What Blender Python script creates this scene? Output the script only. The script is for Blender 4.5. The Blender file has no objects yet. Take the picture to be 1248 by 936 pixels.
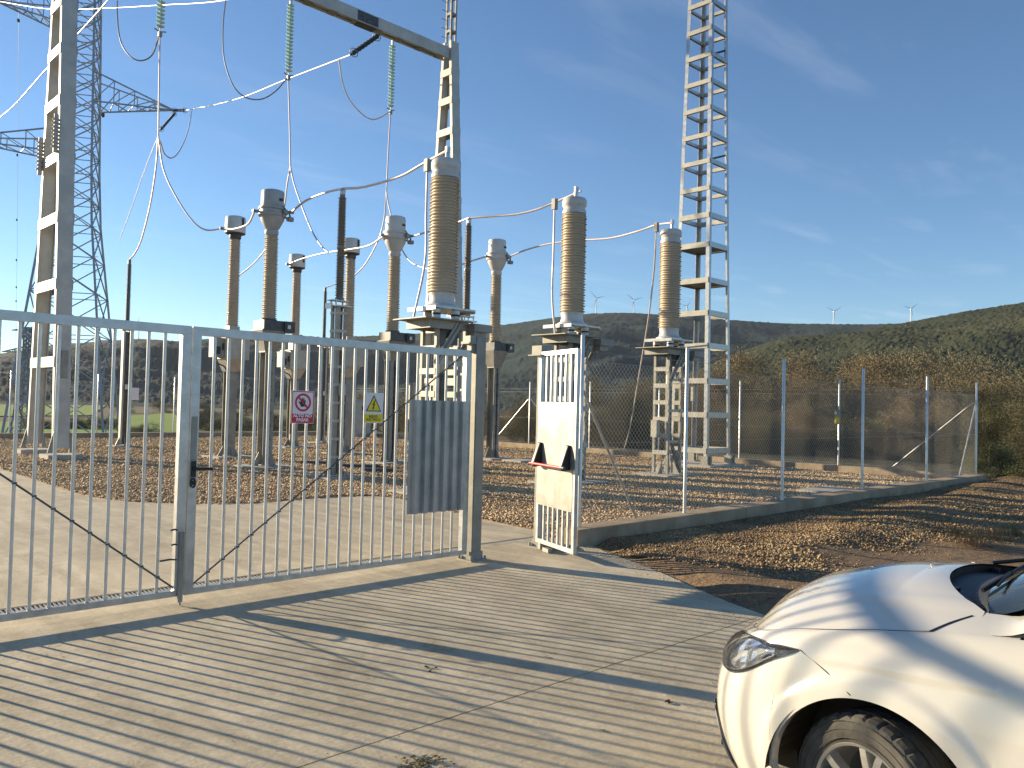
import bpy, bmesh, math, random
import numpy as np
from mathutils import Vector, Matrix, noise
R_ = math.radians
SC = bpy.context.scene
COL = SC.collection
random.seed(7)
rng = np.random.default_rng(5)

# ------------------------------------------------------------------ camera
# site frame: x runs along the gate line, y goes into the compound, z is up; origin at the gate post
CAM = Vector((-6.11, -6.74, 1.70))
UX = (.711, -.703)      # camera right, in site x,y
FX = (.703, .711)       # camera heading, in site x,y
PITCH, ROLL, FPX = R_(1.55), R_(1.4), 1000.0
_r = Vector((UX[0], UX[1], 0)); _f0 = Vector((FX[0], FX[1], 0))
_f = _f0*math.cos(PITCH) + Vector((0, 0, math.sin(PITCH)))
_u = -_f0*math.sin(PITCH) + Vector((0, 0, math.cos(PITCH)))
_r2 = _r*math.cos(ROLL) + _u*math.sin(ROLL)
_u2 = -_r*math.sin(ROLL) + _u*math.cos(ROLL)
cam_d = bpy.data.cameras.new('camera'); cam = bpy.data.objects.new('camera', cam_d); COL.objects.link(cam)
cam.matrix_world = Matrix(((_r2.x, _u2.x, -_f.x, CAM.x), (_r2.y, _u2.y, -_f.y, CAM.y), (_r2.z, _u2.z, -_f.z, CAM.z), (0, 0, 0, 1)))
cam_d.sensor_width = 36; cam_d.lens = 36*FPX/1248; cam_d.clip_end = 20000; cam_d.clip_start = .05
SC.camera = cam

# ------------------------------------------------------------------ sky, sun, exposure
SUN_AZ, SUN_EL = R_(109.5), R_(12.6)          # azimuth counted from site +x towards +y
sdir = Vector((math.cos(SUN_AZ)*math.cos(SUN_EL), math.sin(SUN_AZ)*math.cos(SUN_EL), math.sin(SUN_EL)))
W = bpy.data.worlds.new('World'); SC.world = W; W.use_nodes = True
nt = W.node_tree; nt.nodes.clear()
wo = nt.nodes.new('ShaderNodeOutputWorld'); bg = nt.nodes.new('ShaderNodeBackground'); bg.inputs[1].default_value = .085
sky = nt.nodes.new('ShaderNodeTexSky'); sky.sky_type = 'NISHITA'; sky.sun_disc = False
sky.sun_elevation = SUN_EL; sky.sun_rotation = R_(90)-SUN_AZ
sky.altitude = 900; sky.air_density = 1.0; sky.dust_density = .1; sky.ozone_density = 3.6
tc = nt.nodes.new('ShaderNodeTexCoord')
def wn(t, **k):
    n = nt.nodes.new(t)
    for a, b in k.items(): setattr(n, a, b)
    return n
# thin cirrus: streaks on a high layer; the view direction is divided by its height so streaks lie on a plane
sep = wn('ShaderNodeSeparateXYZ'); nt.links.new(tc.outputs['Generated'], sep.inputs[0])
zc = wn('ShaderNodeMath', operation='MAXIMUM'); zc.inputs[1].default_value = .06; nt.links.new(sep.outputs[2], zc.inputs[0])
dx = wn('ShaderNodeMath', operation='DIVIDE'); nt.links.new(sep.outputs[0], dx.inputs[0]); nt.links.new(zc.outputs[0], dx.inputs[1])
dy = wn('ShaderNodeMath', operation='DIVIDE'); nt.links.new(sep.outputs[1], dy.inputs[0]); nt.links.new(zc.outputs[0], dy.inputs[1])
cmb = wn('ShaderNodeCombineXYZ'); nt.links.new(dx.outputs[0], cmb.inputs[0]); nt.links.new(dy.outputs[0], cmb.inputs[1])
mp = wn('ShaderNodeMapping'); mp.inputs['Rotation'].default_value = (0, 0, R_(-28)); mp.inputs['Scale'].default_value = (.45, 1.5, 1)
nt.links.new(cmb.outputs[0], mp.inputs[0])
n1 = wn('ShaderNodeTexNoise'); n1.inputs['Scale'].default_value = 1.5; n1.inputs['Detail'].default_value = 9; n1.inputs['Roughness'].default_value = .6; n1.inputs['Distortion'].default_value = .35
nt.links.new(mp.outputs[0], n1.inputs['Vector'])
n2 = wn('ShaderNodeTexNoise'); n2.inputs['Scale'].default_value = .45; n2.inputs['Detail'].default_value = 3
mp2 = wn('ShaderNodeMapping'); mp2.inputs['Location'].default_value = (1.9, 3.4, 0); nt.links.new(cmb.outputs[0], mp2.inputs[0]); nt.links.new(mp2.outputs[0], n2.inputs['Vector'])
r1 = wn('ShaderNodeMapRange'); r1.inputs[1].default_value = .52; r1.inputs[2].default_value = .85; nt.links.new(n1.outputs[0], r1.inputs[0])
r2 = wn('ShaderNodeMapRange'); r2.inputs[1].default_value = .36; r2.inputs[2].default_value = .62; nt.links.new(n2.outputs[0], r2.inputs[0])
# more cirrus towards the site's +x side of the sky
dt = wn('ShaderNodeVectorMath', operation='DOT_PRODUCT'); dt.inputs[1].default_value = (.93, .37, 0); nt.links.new(tc.outputs['Generated'], dt.inputs[0])
r3 = wn('ShaderNodeMapRange'); r3.inputs[1].default_value = .55; r3.inputs[2].default_value = 1.0; r3.inputs[3].default_value = .02; r3.inputs[4].default_value = 1.0; nt.links.new(dt.outputs['Value'], r3.inputs[0])
m1 = wn('ShaderNodeMath', operation='MULTIPLY'); nt.links.new(r1.outputs[0], m1.inputs[0]); nt.links.new(r2.outputs[0], m1.inputs[1])
m2 = wn('ShaderNodeMath', operation='MULTIPLY'); nt.links.new(m1.outputs[0], m2.inputs[0]); nt.links.new(r3.outputs[0], m2.inputs[1])
m3 = wn('ShaderNodeMath', operation='MULTIPLY'); m3.inputs[1].default_value = .33; nt.links.new(m2.outputs[0], m3.inputs[0])
mx = wn('ShaderNodeMix', data_type='RGBA'); nt.links.new(m3.outputs[0], mx.inputs[0]); nt.links.new(sky.outputs[0], mx.inputs[6]); mx.inputs[7].default_value = (6.2, 6.4, 7.0, 1)
nt.links.new(mx.outputs[2], bg.inputs[0]); nt.links.new(bg.outputs[0], wo.inputs[0])
sl = bpy.data.lights.new('sun', 'SUN'); sl.energy = 5.0; sl.angle = R_(.55); sl.color = (1, .81, .54)
so = bpy.data.objects.new('sun', sl); COL.objects.link(so); so.rotation_euler = sdir.to_track_quat('Z', 'Y').to_euler(); so.location = (-20, 40, 40)
SC.view_settings.view_transform = 'Standard'; SC.view_settings.look = 'None'; SC.view_settings.gamma = 1; SC.view_settings.exposure = 1.14
SC.render.resolution_x = 1024; SC.render.resolution_y = 768
SC.render.engine = 'CYCLES'

# ------------------------------------------------------------------ helpers
def ray(px, py):
    return _r2*((px-624)/FPX) - _u2*((py-468)/FPX) + _f
def at(px, py, Y):                 # point seen at a photo pixel, Y metres ahead
    d = ray(px, py); return CAM + d*(Y/(d.x*FX[0]+d.y*FX[1]))
def ahead(p): return (p[0]-CAM.x)*FX[0] + (p[1]-CAM.y)*FX[1]
def onz(px, py, z=0):
    d = ray(px, py); return CAM + d*((z-CAM.z)/d.z)

def tag(o, label=None, cat=None, group=None, kind=None):
    for k, v in (('label', label), ('category', cat), ('group', group), ('kind', kind)):
        if v: o[k] = v
    return o
def thing(name, loc, label, cat, group=None, rz=0):
    o = bpy.data.objects.new(name, None); COL.objects.link(o); o.location = loc; o.rotation_euler = (0, 0, rz)
    o.empty_display_size = .2
    return tag(o, label, cat, group)
def link(name, me, parent=None, loc=None, rot=None):
    o = bpy.data.objects.new(name, me); COL.objects.link(o)
    if parent: adopt(o, parent)
    if loc is not None: o.location = loc
    if rot is not None: o.rotation_euler = rot
    return o
KIDS = {}
def adopt(o, parent):
    o.parent = parent; KIDS.setdefault(parent.name, []).append(o)
def copy_tree(o, parent=None):
    c = o.copy(); COL.objects.link(c)
    if parent: adopt(c, parent)
    for ch in list(KIDS.get(o.name, [])): copy_tree(ch, c)
    return c

class MB:
    def __init__(s): s.v = []; s.f = []
    def add(s, vs, fs):
        n = len(s.v); s.v += [tuple(v) for v in vs]; s.f += [tuple(i+n for i in f) for f in fs]; return s
    def box(s, c, d, M=None):
        x, y, z = d[0]/2, d[1]/2, d[2]/2
        vs = [Vector((a*x, b*y, e*z)) for a in (-1, 1) for b in (-1, 1) for e in (-1, 1)]
        if M: vs = [M @ v for v in vs]
        c = Vector(c); vs = [v+c for v in vs]
        return s.add(vs, [(0, 1, 3, 2), (4, 6, 7, 5), (0, 4, 5, 1), (2, 3, 7, 6), (0, 2, 6, 4), (1, 5, 7, 3)])
    def bb(s, a, b):                 # box from corner to corner
        return s.box([(a[i]+b[i])/2 for i in range(3)], [abs(b[i]-a[i]) for i in range(3)])
    def bar(s, p, q, w, d=None, up=(0, 0, 1)):    # rectangular bar between points
        p, q = Vector(p), Vector(q); t = (q-p); L = t.length; t.normalize(); up = Vector(up)
        if abs(t.dot(up)) > .98: up = Vector((1, 0, 0))
        a = t.cross(up).normalized(); b = a.cross(t).normalized(); d = d or w
        return s.box((p+q)/2, (w, d, L), Matrix((a, b, t)).transposed())
    def tube(s, pts, r, n=8, cap=True):
        pts = [Vector(p) for p in pts]; k = len(pts); rs = r if hasattr(r, '__len__') else [r]*k
        b = len(s.v); ref = None
        for i, p in enumerate(pts):
            t = (pts[min(i+1, k-1)]-pts[max(i-1, 0)]).normalized()
            if ref is None:
                ref = Vector((0, 0, 1)) if abs(t.z) < .9 else Vector((1, 0, 0))
            a = t.cross(ref).normalized(); c = t.cross(a).normalized(); ref = a.cross(t)*-1 if False else ref
            for j in range(n):
                g = 2*math.pi*j/n; s.v.append(tuple(p+(a*math.cos(g)+c*math.sin(g))*rs[i]))
        for i in range(k-1):
            for j in range(n):
                s.f.append((b+i*n+j, b+i*n+(j+1) % n, b+(i+1)*n+(j+1) % n, b+(i+1)*n+j))
        if cap:
            s.f.append(tuple(b+j for j in range(n))[::-1]); s.f.append(tuple(b+(k-1)*n+j for j in range(n)))
        return s
    def lathe(s, prof, n=24, c=(0, 0, 0), M=None, cap=True):
        b = len(s.v); c = Vector(c)
        for r, z in prof:
            for j in range(n):
                g = 2*math.pi*j/n; v = Vector((r*math.cos(g), r*math.sin(g), z))
                if M: v = M @ v
                s.v.append(tuple(v+c))
        for i in range(len(prof)-1):
            for j in range(n):
                s.f.append((b+i*n+j, b+i*n+(j+1) % n, b+(i+1)*n+(j+1) % n, b+(i+1)*n+j))
        if cap: s.f.append(tuple(b+j for j in range(n))[::-1]); s.f.append(tuple(b+(len(prof)-1)*n+j for j in range(n)))
        return s
    def prism(s, poly, z0, z1, M=None, c=(0, 0, 0)):
        n = len(poly); vs = [Vector((x, y, z)) for z in (z0, z1) for x, y in poly]
        if M: vs = [M @ v for v in vs]
        vs = [v+Vector(c) for v in vs]
        return s.add(vs, [tuple(range(n))[::-1], tuple(range(n, 2*n))]+[(i, (i+1) % n, (i+1) % n+n, i+n) for i in range(n)])
    def mesh(s, name, m, smooth=None):
        me = bpy.data.meshes.new(name); me.from_pydata(s.v, [], s.f)
        bm = bmesh.new(); bm.from_mesh(me); bmesh.ops.recalc_face_normals(bm, faces=bm.faces); bm.to_mesh(me); bm.free()
        if m: me.materials.append(m)
        if smooth is not None:
            me.shade_smooth()
            me.set_sharp_from_angle(angle=R_(smooth))
        return me
    def build(s, name, m, parent=None, smooth=None, loc=None, rot=None):
        return link(name, s.mesh(name, m, smooth), parent, loc, rot)

def catmull(P, n=6):
    P = [Vector(p) for p in P]; out = []
    Q = [P[0]*2-P[1]]+P+[P[-1]*2-P[-2]]
    for i in range(1, len(Q)-2):
        a, b, c, d = Q[i-1:i+3]
        for k in range(n):
            t = k/n; out.append(.5*((2*b)+(c-a)*t+(2*a-5*b+4*c-d)*t*t+(3*b-a-3*c+d)*t**3))
    out.append(P[-1]); return out

# ------------------------------------------------------------------ materials
def mat(name, c1, c2=None, scale=4, rough=.6, metal=0, bump=0, bscale=None, coat=0, detail=6, c3=None, rvar=0, stretch=None, contrast=(.35, .65)):
    m = bpy.data.materials.new(name); m.use_nodes = True; t = m.node_tree; N = t.nodes; b = N['Principled BSDF']; L = t.links
    b.inputs['Roughness'].default_value = rough; b.inputs['Metallic'].default_value = metal
    b.inputs['Coat Weight'].default_value = coat; b.inputs['Coat Roughness'].default_value = .04
    b.inputs['Base Color'].default_value = (*c1, 1)
    if c2 or bump:
        g = N.new('ShaderNodeNewGeometry'); mpn = N.new('ShaderNodeMapping'); L.new(g.outputs['Position'], mpn.inputs[0])
        if stretch: mpn.inputs['Scale'].default_value = stretch
        if c2:
            n = N.new('ShaderNodeTexNoise'); n.inputs['Scale'].default_value = scale; n.inputs['Detail'].default_value = detail; n.inputs['Roughness'].default_value = .62
            L.new(mpn.outputs[0], n.inputs['Vector'])
            r = N.new('ShaderNodeValToRGB'); r.color_ramp.elements[0].position = contrast[0]; r.color_ramp.elements[1].position = contrast[1]
            r.color_ramp.elements[0].color = (*c1, 1); r.color_ramp.elements[1].color = (*c2, 1)
            if c3: e = r.color_ramp.elements.new(.5); e.color = (*c3, 1)
            L.new(n.outputs[0], r.inputs[0]); L.new(r.outputs[0], b.inputs['Base Color'])
            if rvar:
                q = N.new('ShaderNodeMapRange'); q.inputs[3].default_value = rough-rvar; q.inputs[4].default_value = rough+rvar
                L.new(n.outputs[0], q.inputs[0]); L.new(q.outputs[0], b.inputs['Roughness'])
        if bump:
            n = N.new('ShaderNodeTexNoise'); n.inputs['Scale'].default_value = bscale or scale*6; n.inputs['Detail'].default_value = 5
            L.new(mpn.outputs[0], n.inputs['Vector'])
            bp = N.new('ShaderNodeBump'); bp.inputs['Strength'].default_value = 1; bp.inputs['Distance'].default_value = bump
            L.new(n.outputs[0], bp.inputs['Height']); L.new(bp.outputs[0], b.inputs['Normal'])
    return m

def mat_cells(name, cols, scale, rough=.9, noise_scale=None, bump=0, extra=None, jit=.0):
    """colour changes from stone to stone / leaf to leaf: Voronoi cell value picks from a ramp"""
    m = bpy.data.materials.new(name); m.use_nodes = True; t = m.node_tree; N = t.nodes; b = N['Principled BSDF']; L = t.links
    b.inputs['Roughness'].default_value = rough
    g = N.new('ShaderNodeNewGeometry'); v = N.new('ShaderNodeTexVoronoi'); v.inputs['Scale'].default_value = scale
    L.new(g.outputs['Position'], v.inputs['Vector'])
    s = N.new('ShaderNodeSeparateColor'); L.new(v.outputs['Color'], s.inputs[0])
    r = N.new('ShaderNodeValToRGB'); e = r.color_ramp.elements
    e[0].color = (*cols[0], 1); e[1].color = (*cols[-1], 1)
    for i, c in enumerate(cols[1:-1]): q = e.new((i+1)/(len(cols)-1)); q.color = (*c, 1)
    src = s.outputs[0]
    if noise_scale:
        n = N.new('ShaderNodeTexNoise'); n.inputs['Scale'].default_value = noise_scale; n.inputs['Detail'].default_value = 4; L.new(g.outputs['Position'], n.inputs['Vector'])
        a = N.new('ShaderNodeMath'); a.operation = 'MULTIPLY_ADD'; a.inputs[1].default_value = .5; L.new(src, a.inputs[0])
        mr = N.new('ShaderNodeMapRange'); mr.inputs[1].default_value = .3; mr.inputs[2].default_value = .7; mr.inputs[4].default_value = .5; L.new(n.outputs[0], mr.inputs[0])
        L.new(mr.outputs[0], a.inputs[2]); src = a.outputs[0]
    L.new(src, r.inputs[0]); L.new(r.outputs[0], b.inputs['Base Color'])
    if bump:
        n = N.new('ShaderNodeTexVoronoi'); n.inputs['Scale'].default_value = scale; L.new(g.outputs['Position'], n.inputs['Vector'])
        bp = N.new('ShaderNodeBump'); bp.inputs['Distance'].default_value = bump; bp.invert = True; bp.inputs['Strength'].default_value = 1
        L.new(n.outputs['Distance'], bp.inputs['Height']); L.new(bp.outputs[0], b.inputs['Normal'])
    return m

M = {}
M['galv'] = mat('galvanised_steel', (.40, .41, .41), (.54, .545, .54), 9, .38, .7, .0006, 60, rvar=.08)
M['wire'] = mat('fence_wire', (.58, .54, .45), None, 4, .45, .2)
M['bar_zinc'] = mat('sunlit_zinc_bar', (.58, .58, .56), (.70, .70, .68), 9, .36, .5, .0005, 60)  # lighter zinc: sunlight on bars and posts is put into the colour
M['column_steel'] = mat('column_steel', (.41, .405, .37), (.53, .52, .475), 2, .55, .2)
M['door_sheet'] = mat('brushed_door_sheet', (.27, .27, .25), (.34, .34, .32), 5, .42, .35, .002, 6, rvar=.12)
M['wire_dull'] = mat('darkened_fence_wire', (.30, .28, .23), None, 4, .6, .1)  # darker copy of the fence wire, tone lowered to quiet its sunlit veil
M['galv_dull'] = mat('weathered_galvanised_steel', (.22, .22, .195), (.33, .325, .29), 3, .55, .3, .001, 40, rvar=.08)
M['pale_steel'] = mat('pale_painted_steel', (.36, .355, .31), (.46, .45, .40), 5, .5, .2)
M['sheet'] = mat('galvanised_sheet', (.30, .31, .31), (.46, .46, .44), 3.5, .38, .4, .0015, 6, rvar=.1)
M['dark_steel'] = mat('dark_steel', (.06, .065, .07), (.11, .115, .12), 6, .5, .3)
M['black'] = mat('black_plastic', (.012, .012, .014), None, 4, .42)
M['cable'] = mat('aluminium_conductor', (.60, .52, .50), (.72, .66, .64), 30, .42, .25)
M['cable_dark'] = mat('dark_conductor', (.20, .20, .21), (.30, .30, .31), 30, .5, .3)
M['porcelain'] = mat('tan_porcelain', (.47, .39, .285), (.58, .495, .375), 1.5, .55, 0, coat=.08, contrast=(.3, .7))
M['porcelain_grey'] = mat('grey_brown_insulator', (.17, .145, .115), (.24, .205, .165), 2, .45)
M['grey_ins'] = mat('grey_insulator', (.13, .135, .13), (.19, .19, .185), 2, .5)
M['rib_grey'] = mat('pale_ribbed_insulator', (.45, .43, .40), None, 2, .5)
M['cap'] = mat('white_cap_paint', (.50, .495, .47), (.62, .61, .58), 2, .4, .05, coat=.2)
M['head_grey'] = mat('grey_head_paint', (.32, .34, .35), (.42, .435, .44), 2.5, .45, .15)
M['glass_green'] = mat('green_glass', (.42, .66, .57), (.60, .82, .74), 3, .12, 0, coat=.6)
M['concrete_wall'] = mat('kerb_concrete', (.27, .20, .125), (.41, .33, .225), 2.2, .9, 0, .006, 18, c3=(.34, .265, .175))
M['plinth'] = mat('plinth_concrete', (.36, .34, .30), (.46, .44, .39), 3, .9, 0, .004, 30)
M['paint'] = mat('cream_white_car_paint', (.64, .62, .555), None, 2, .22, 0, coat=1)
M['tyre'] = mat('tyre_rubber', (.035, .034, .032), (.085, .08, .07), 9, .85, 0, .002, 60)
M['rim'] = mat('alloy_rim', (.50, .50, .49), (.60, .60, .58), 5, .33, .75)
M['chrome'] = mat('reflector_chrome', (.62, .64, .67), None, 2, .25, .9)
M['lamp_black'] = mat('lamp_housing', (.03, .032, .037), None, 2, .25, 0, coat=.6)
M['trim'] = mat('black_trim', (.02, .02, .021), None, 4, .5)
M['red'] = mat('red_push_bar', (.62, .03, .035), None, 4, .35, coat=.3)
M['white'] = mat('white_print', (.78, .74, .76), None, 4, .5)
M['sign_red'] = mat('sign_red', (.55, .02, .05), None, 4, .45)
M['sign_yellow'] = mat('sign_yellow', (.80, .62, .01), None, 4, .45)
M['turbine'] = mat('turbine_white', (.75, .75, .74), None, 4, .5)
M['pylon'] = mat('pylon_steel', (.32, .345, .37), (.44, .46, .48), 1.2, .6, .2)
M['pylon_far'] = mat('far_pylon_steel', (.30, .32, .33), None, 1, .6, .2)
M['bark'] = mat('bark', (.09, .07, .05), (.16, .13, .10), 6, .95)
M['leaf_brown'] = mat_cells('dry_brown_foliage', [(.16, .12, .068), (.20, .152, .084), (.23, .185, .105), (.17, .145, .078)], 1.6, .95, .12)
M['leaf_olive'] = mat_cells('olive_foliage', [(.13, .122, .062), (.17, .152, .076), (.20, .168, .09), (.14, .13, .064)], 1.6, .95, .15)
M['leaf_dark'] = mat_cells('dark_green_foliage', [(.05, .06, .03), (.08, .085, .04), (.11, .105, .05)], 1.6, .95, .15)
M['leaf_bush'] = mat_cells('bush_foliage', [(.07, .09, .03), (.11, .125, .045), (.14, .135, .055), (.09, .10, .035)], 5, .9, .8)
M['straw'] = mat_cells('dry_grass', [(.16, .11, .05), (.28, .2, .09), (.12, .12, .05)], 9, .9)
M['stones'] = mat_cells('gravel_stones', [(.22, .148, .082), (.35, .242, .135), (.49, .35, .20), (.63, .49, .30), (.42, .305, .175)], 22, .85, .35)
M['stones_gold'] = mat_cells('ochre_stones', [(.14, .09, .048), (.21, .138, .072), (.33, .23, .12), (.58, .44, .23)], 24, .9, .9)
M['gravel_bed'] = mat_cells('gravel_bed', [(.18, .115, .06), (.28, .18, .095), (.41, .28, .15), (.32, .21, .115)], 20, .95, .3, .02)
M['glass'] = mat('windscreen_glass', (.02, .028, .03), None, 2, .03, 0, coat=1)
M['cloth_leaf'] = mat('dead_leaf', (.05, .03, .02), None, 5, .9)

def concrete_mat():
    m = bpy.data.materials.new('driveway_concrete'); m.use_nodes = True; t = m.node_tree; N = t.nodes; b = N['Principled BSDF']; L = t.links
    g = N.new('ShaderNodeNewGeometry')
    def nz(sc, det, stretch=None, rough=.6, dist=0):
        n = N.new('ShaderNodeTexNoise'); n.inputs['Scale'].default_value = sc; n.inputs['Detail'].default_value = det; n.inputs['Roughness'].default_value = rough; n.inputs['Distortion'].default_value = dist
        mpn = N.new('ShaderNodeMapping'); L.new(g.outputs['Position'], mpn.inputs[0])
        if stretch: mpn.inputs['Scale'].default_value = stretch; mpn.inputs['Rotation'].default_value = (0, 0, .35)
        L.new(mpn.outputs[0], n.inputs['Vector']); return n.outputs[0]
    def ramp(src, a, ca, bb, cb):
        r = N.new('ShaderNodeValToRGB'); e = r.color_ramp.elements; e[0].position = a; e[1].position = bb; e[0].color = (*ca, 1); e[1].color = (*cb, 1); L.new(src, r.inputs[0]); return r.outputs[0]
    def mix(mode, f, A, B):
        x = N.new('ShaderNodeMix'); x.data_type = 'RGBA'; x.blend_type = mode
        if isinstance(f, float): x.inputs[0].default_value = f
        else: L.new(f, x.inputs[0])
        L.new(A, x.inputs[6]); L.new(B, x.inputs[7]); return x.outputs[2]
    base = ramp(nz(.55, 6, None, .6, .5), .32, (.49, .43, .31), .68, (.64, .565, .425))
    blotch = ramp(nz(1.6, 9, (1.6, .6, 1), .72, .6), .34, (.70, .68, .64), .64, (1.08, 1.07, 1.05))
    fine = ramp(nz(60, 4), .3, (.88, .88, .88), .7, (1.08, 1.08, 1.08))
    streak = ramp(nz(.9, 7, (4.5, .22, 1), .65), .38, (.84, .83, .80), .60, (1.04, 1.04, 1.03))
    c = mix('MULTIPLY', 1.0, base, blotch); c = mix('MULTIPLY', .8, c, streak); c = mix('MULTIPLY', .8, c, fine)
    dirt = N.new('ShaderNodeMapRange'); dirt.inputs[1].default_value = .56; dirt.inputs[2].default_value = .72; dirt.inputs[4].default_value = .7; L.new(nz(1.1, 9, None, .75, .3), dirt.inputs[0])
    dc = N.new('ShaderNodeRGB'); dc.outputs[0].default_value = (.20, .145, .085, 1)
    c = mix('MIX', dirt.outputs[0], c, dc.outputs[0])
    L.new(c, b.inputs['Base Color']); b.inputs['Roughness'].default_value = .82
    bp = N.new('ShaderNodeBump'); bp.inputs['Distance'].default_value = .004; L.new(nz(35, 8, None, .7), bp.inputs['Height'])
    bp2 = N.new('ShaderNodeBump'); bp2.inputs['Distance'].default_value = .012; L.new(nz(2.2, 3), bp2.inputs['Height']); L.new(bp.outputs[0], bp2.inputs['Normal'])
    L.new(bp2.outputs[0], b.inputs['Normal'])
    return m
M['concrete'] = concrete_mat()

def layered(name, spec, rough=.95, bumpd=.02, bscale=8):
    """spec: list of (noise scale, lo, hi, colour) laid over a first colour"""
    m = bpy.data.materials.new(name); m.use_nodes = True; t = m.node_tree; N = t.nodes; b = N['Principled BSDF']; L = t.links
    g = N.new('ShaderNodeNewGeometry'); b.inputs['Roughness'].default_value = rough; b.inputs['Specular IOR Level'].default_value = .2
    c0 = N.new('ShaderNodeRGB'); c0.outputs[0].default_value = (*spec[0], 1); cur = c0.outputs[0]
    for i, (sc, lo, hi, col) in enumerate(spec[1:]):
        n = N.new('ShaderNodeTexNoise'); n.inputs['Scale'].default_value = sc; n.inputs['Detail'].default_value = 6; n.inputs['Roughness'].default_value = .65
        mpn = N.new('ShaderNodeMapping'); mpn.inputs['Location'].default_value = (i*13.1, i*7.7, i*3.3); L.new(g.outputs['Position'], mpn.inputs[0]); L.new(mpn.outputs[0], n.inputs['Vector'])
        r = N.new('ShaderNodeMapRange'); r.inputs[1].default_value = lo; r.inputs[2].default_value = hi; L.new(n.outputs[0], r.inputs[0])
        x = N.new('ShaderNodeMix'); x.data_type = 'RGBA'; L.new(r.outputs[0], x.inputs[0]); L.new(cur, x.inputs[6]); x.inputs[7].default_value = (*col, 1); cur = x.outputs[2]
    L.new(cur, b.inputs['Base Color'])
    n = N.new('ShaderNodeTexNoise'); n.inputs['Scale'].default_value = bscale; n.inputs['Detail'].default_value = 8; n.inputs['Roughness'].default_value = .7; L.new(g.outputs['Position'], n.inputs['Vector'])
    bp = N.new('ShaderNodeBump'); bp.inputs['Distance'].default_value = bumpd; L.new(n.outputs[0], bp.inputs['Height']); L.new(bp.outputs[0], b.inputs['Normal'])
    return m
M['dirt'] = layered('brown_earth', [(.20, .135, .08), (.6, .45, .62, (.28, .19, .11)), (5, .5, .66, (.145, .10, .062)), (30, .52, .7, (.38, .28, .17))], .97, .03, 12)
M['ground'] = layered('scrub_ground', [(.10, .085, .045), (.02, .45, .6, (.13, .10, .055)), (.3, .5, .65, (.075, .075, .035))], .97, .2, 1.5)
M['field_green'] = layered('green_crop', [(.17, .28, .04), (.01, .42, .62, (.21, .30, .055)), (.06, .5, .7, (.15, .22, .045))], .95, .1, 1)
M['field_brown'] = layered('fallow_field', [(.12, .10, .052), (.008, .42, .62, (.12, .12, .05)), (.05, .5, .7, (.18, .13, .075))], .95, .2, .8)
M['field_olive'] = layered('olive_meadow', [(.13, .14, .05), (.01, .42, .62, (.10, .12, .045)), (.05, .5, .7, (.16, .14, .06))], .95, .2, .8)
M['hill_far'] = layered('far_forest', [(.017, .040, .040), (.0022, .54, .66, (.050, .052, .038)), (.012, .5, .64, (.026, .046, .038)), (.09, .46, .66, (.014, .032, .031))], .97, 2.5, .08)
M['hill_near'] = layered('near_forest', [(.046, .058, .033), (.004, .48, .62, (.068, .070, .040)), (.09, .48, .6, (.034, .044, .027)), (.4, .5, .62, (.062, .070, .040))], .97, 1.2, .25)
M['haze'] = None

# ------------------------------------------------------------------ terrain, driveway, yard
def sm(t): t = max(0., min(1., t)); return t*t*(3-2*t)
def terr(x, y):
    dx_ = max(-45-x, x-21, 0); dy_ = max(-60-y, y-31.5, 0); d = math.hypot(dx_, dy_)
    h = -.06-13*sm(d/120)
    if d > 5: h += (noise.noise(Vector((x*.02, y*.02, 0)))*1.2)*min(1, (d-5)/60)
    return h
def grid_mesh(name, vs, nu, nv, m, smooth=True, wrap=False):
    f = []
    for i in range(nu-1):
        for j in range(nv if wrap else nv-1):
            k = (j+1) % nv; f.append((i*nv+j, i*nv+k, (i+1)*nv+k, (i+1)*nv+j))
    me = bpy.data.meshes.new(name); me.from_pydata(vs, [], f)
    me.materials.append(m)
    if smooth: me.shade_smooth()
    return me
vs = []
radii = [0]+[1.5*1.085**i for i in range(106)]
for r in radii:
    for j in range(128):
        a = 2*math.pi*j/128; x = 5+r*math.cos(a); y = 8+r*math.sin(a); vs.append((x, y, terr(x, y)))
g = link('ground', grid_mesh('ground', vs, len(radii), 128, M['ground'], wrap=True)); g['kind'] = 'structure'

from mathutils.geometry import tessellate_polygon
def sheet(name, poly, z, m, thick=0, parent=None):
    b = MB(); n = len(poly)
    tris = tessellate_polygon([[Vector((x, y, 0)) for x, y in poly]])
    vs = [(x, y, z) for x, y in poly]+([(x, y, z-thick) for x, y in poly] if thick else [])
    fs = [tuple(t) for t in tris]
    if thick: fs += [(i, (i+1) % n, (i+1) % n+n, i+n) for i in range(n)]
    b.add(vs, fs); return b.build(name, m, parent)
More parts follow.
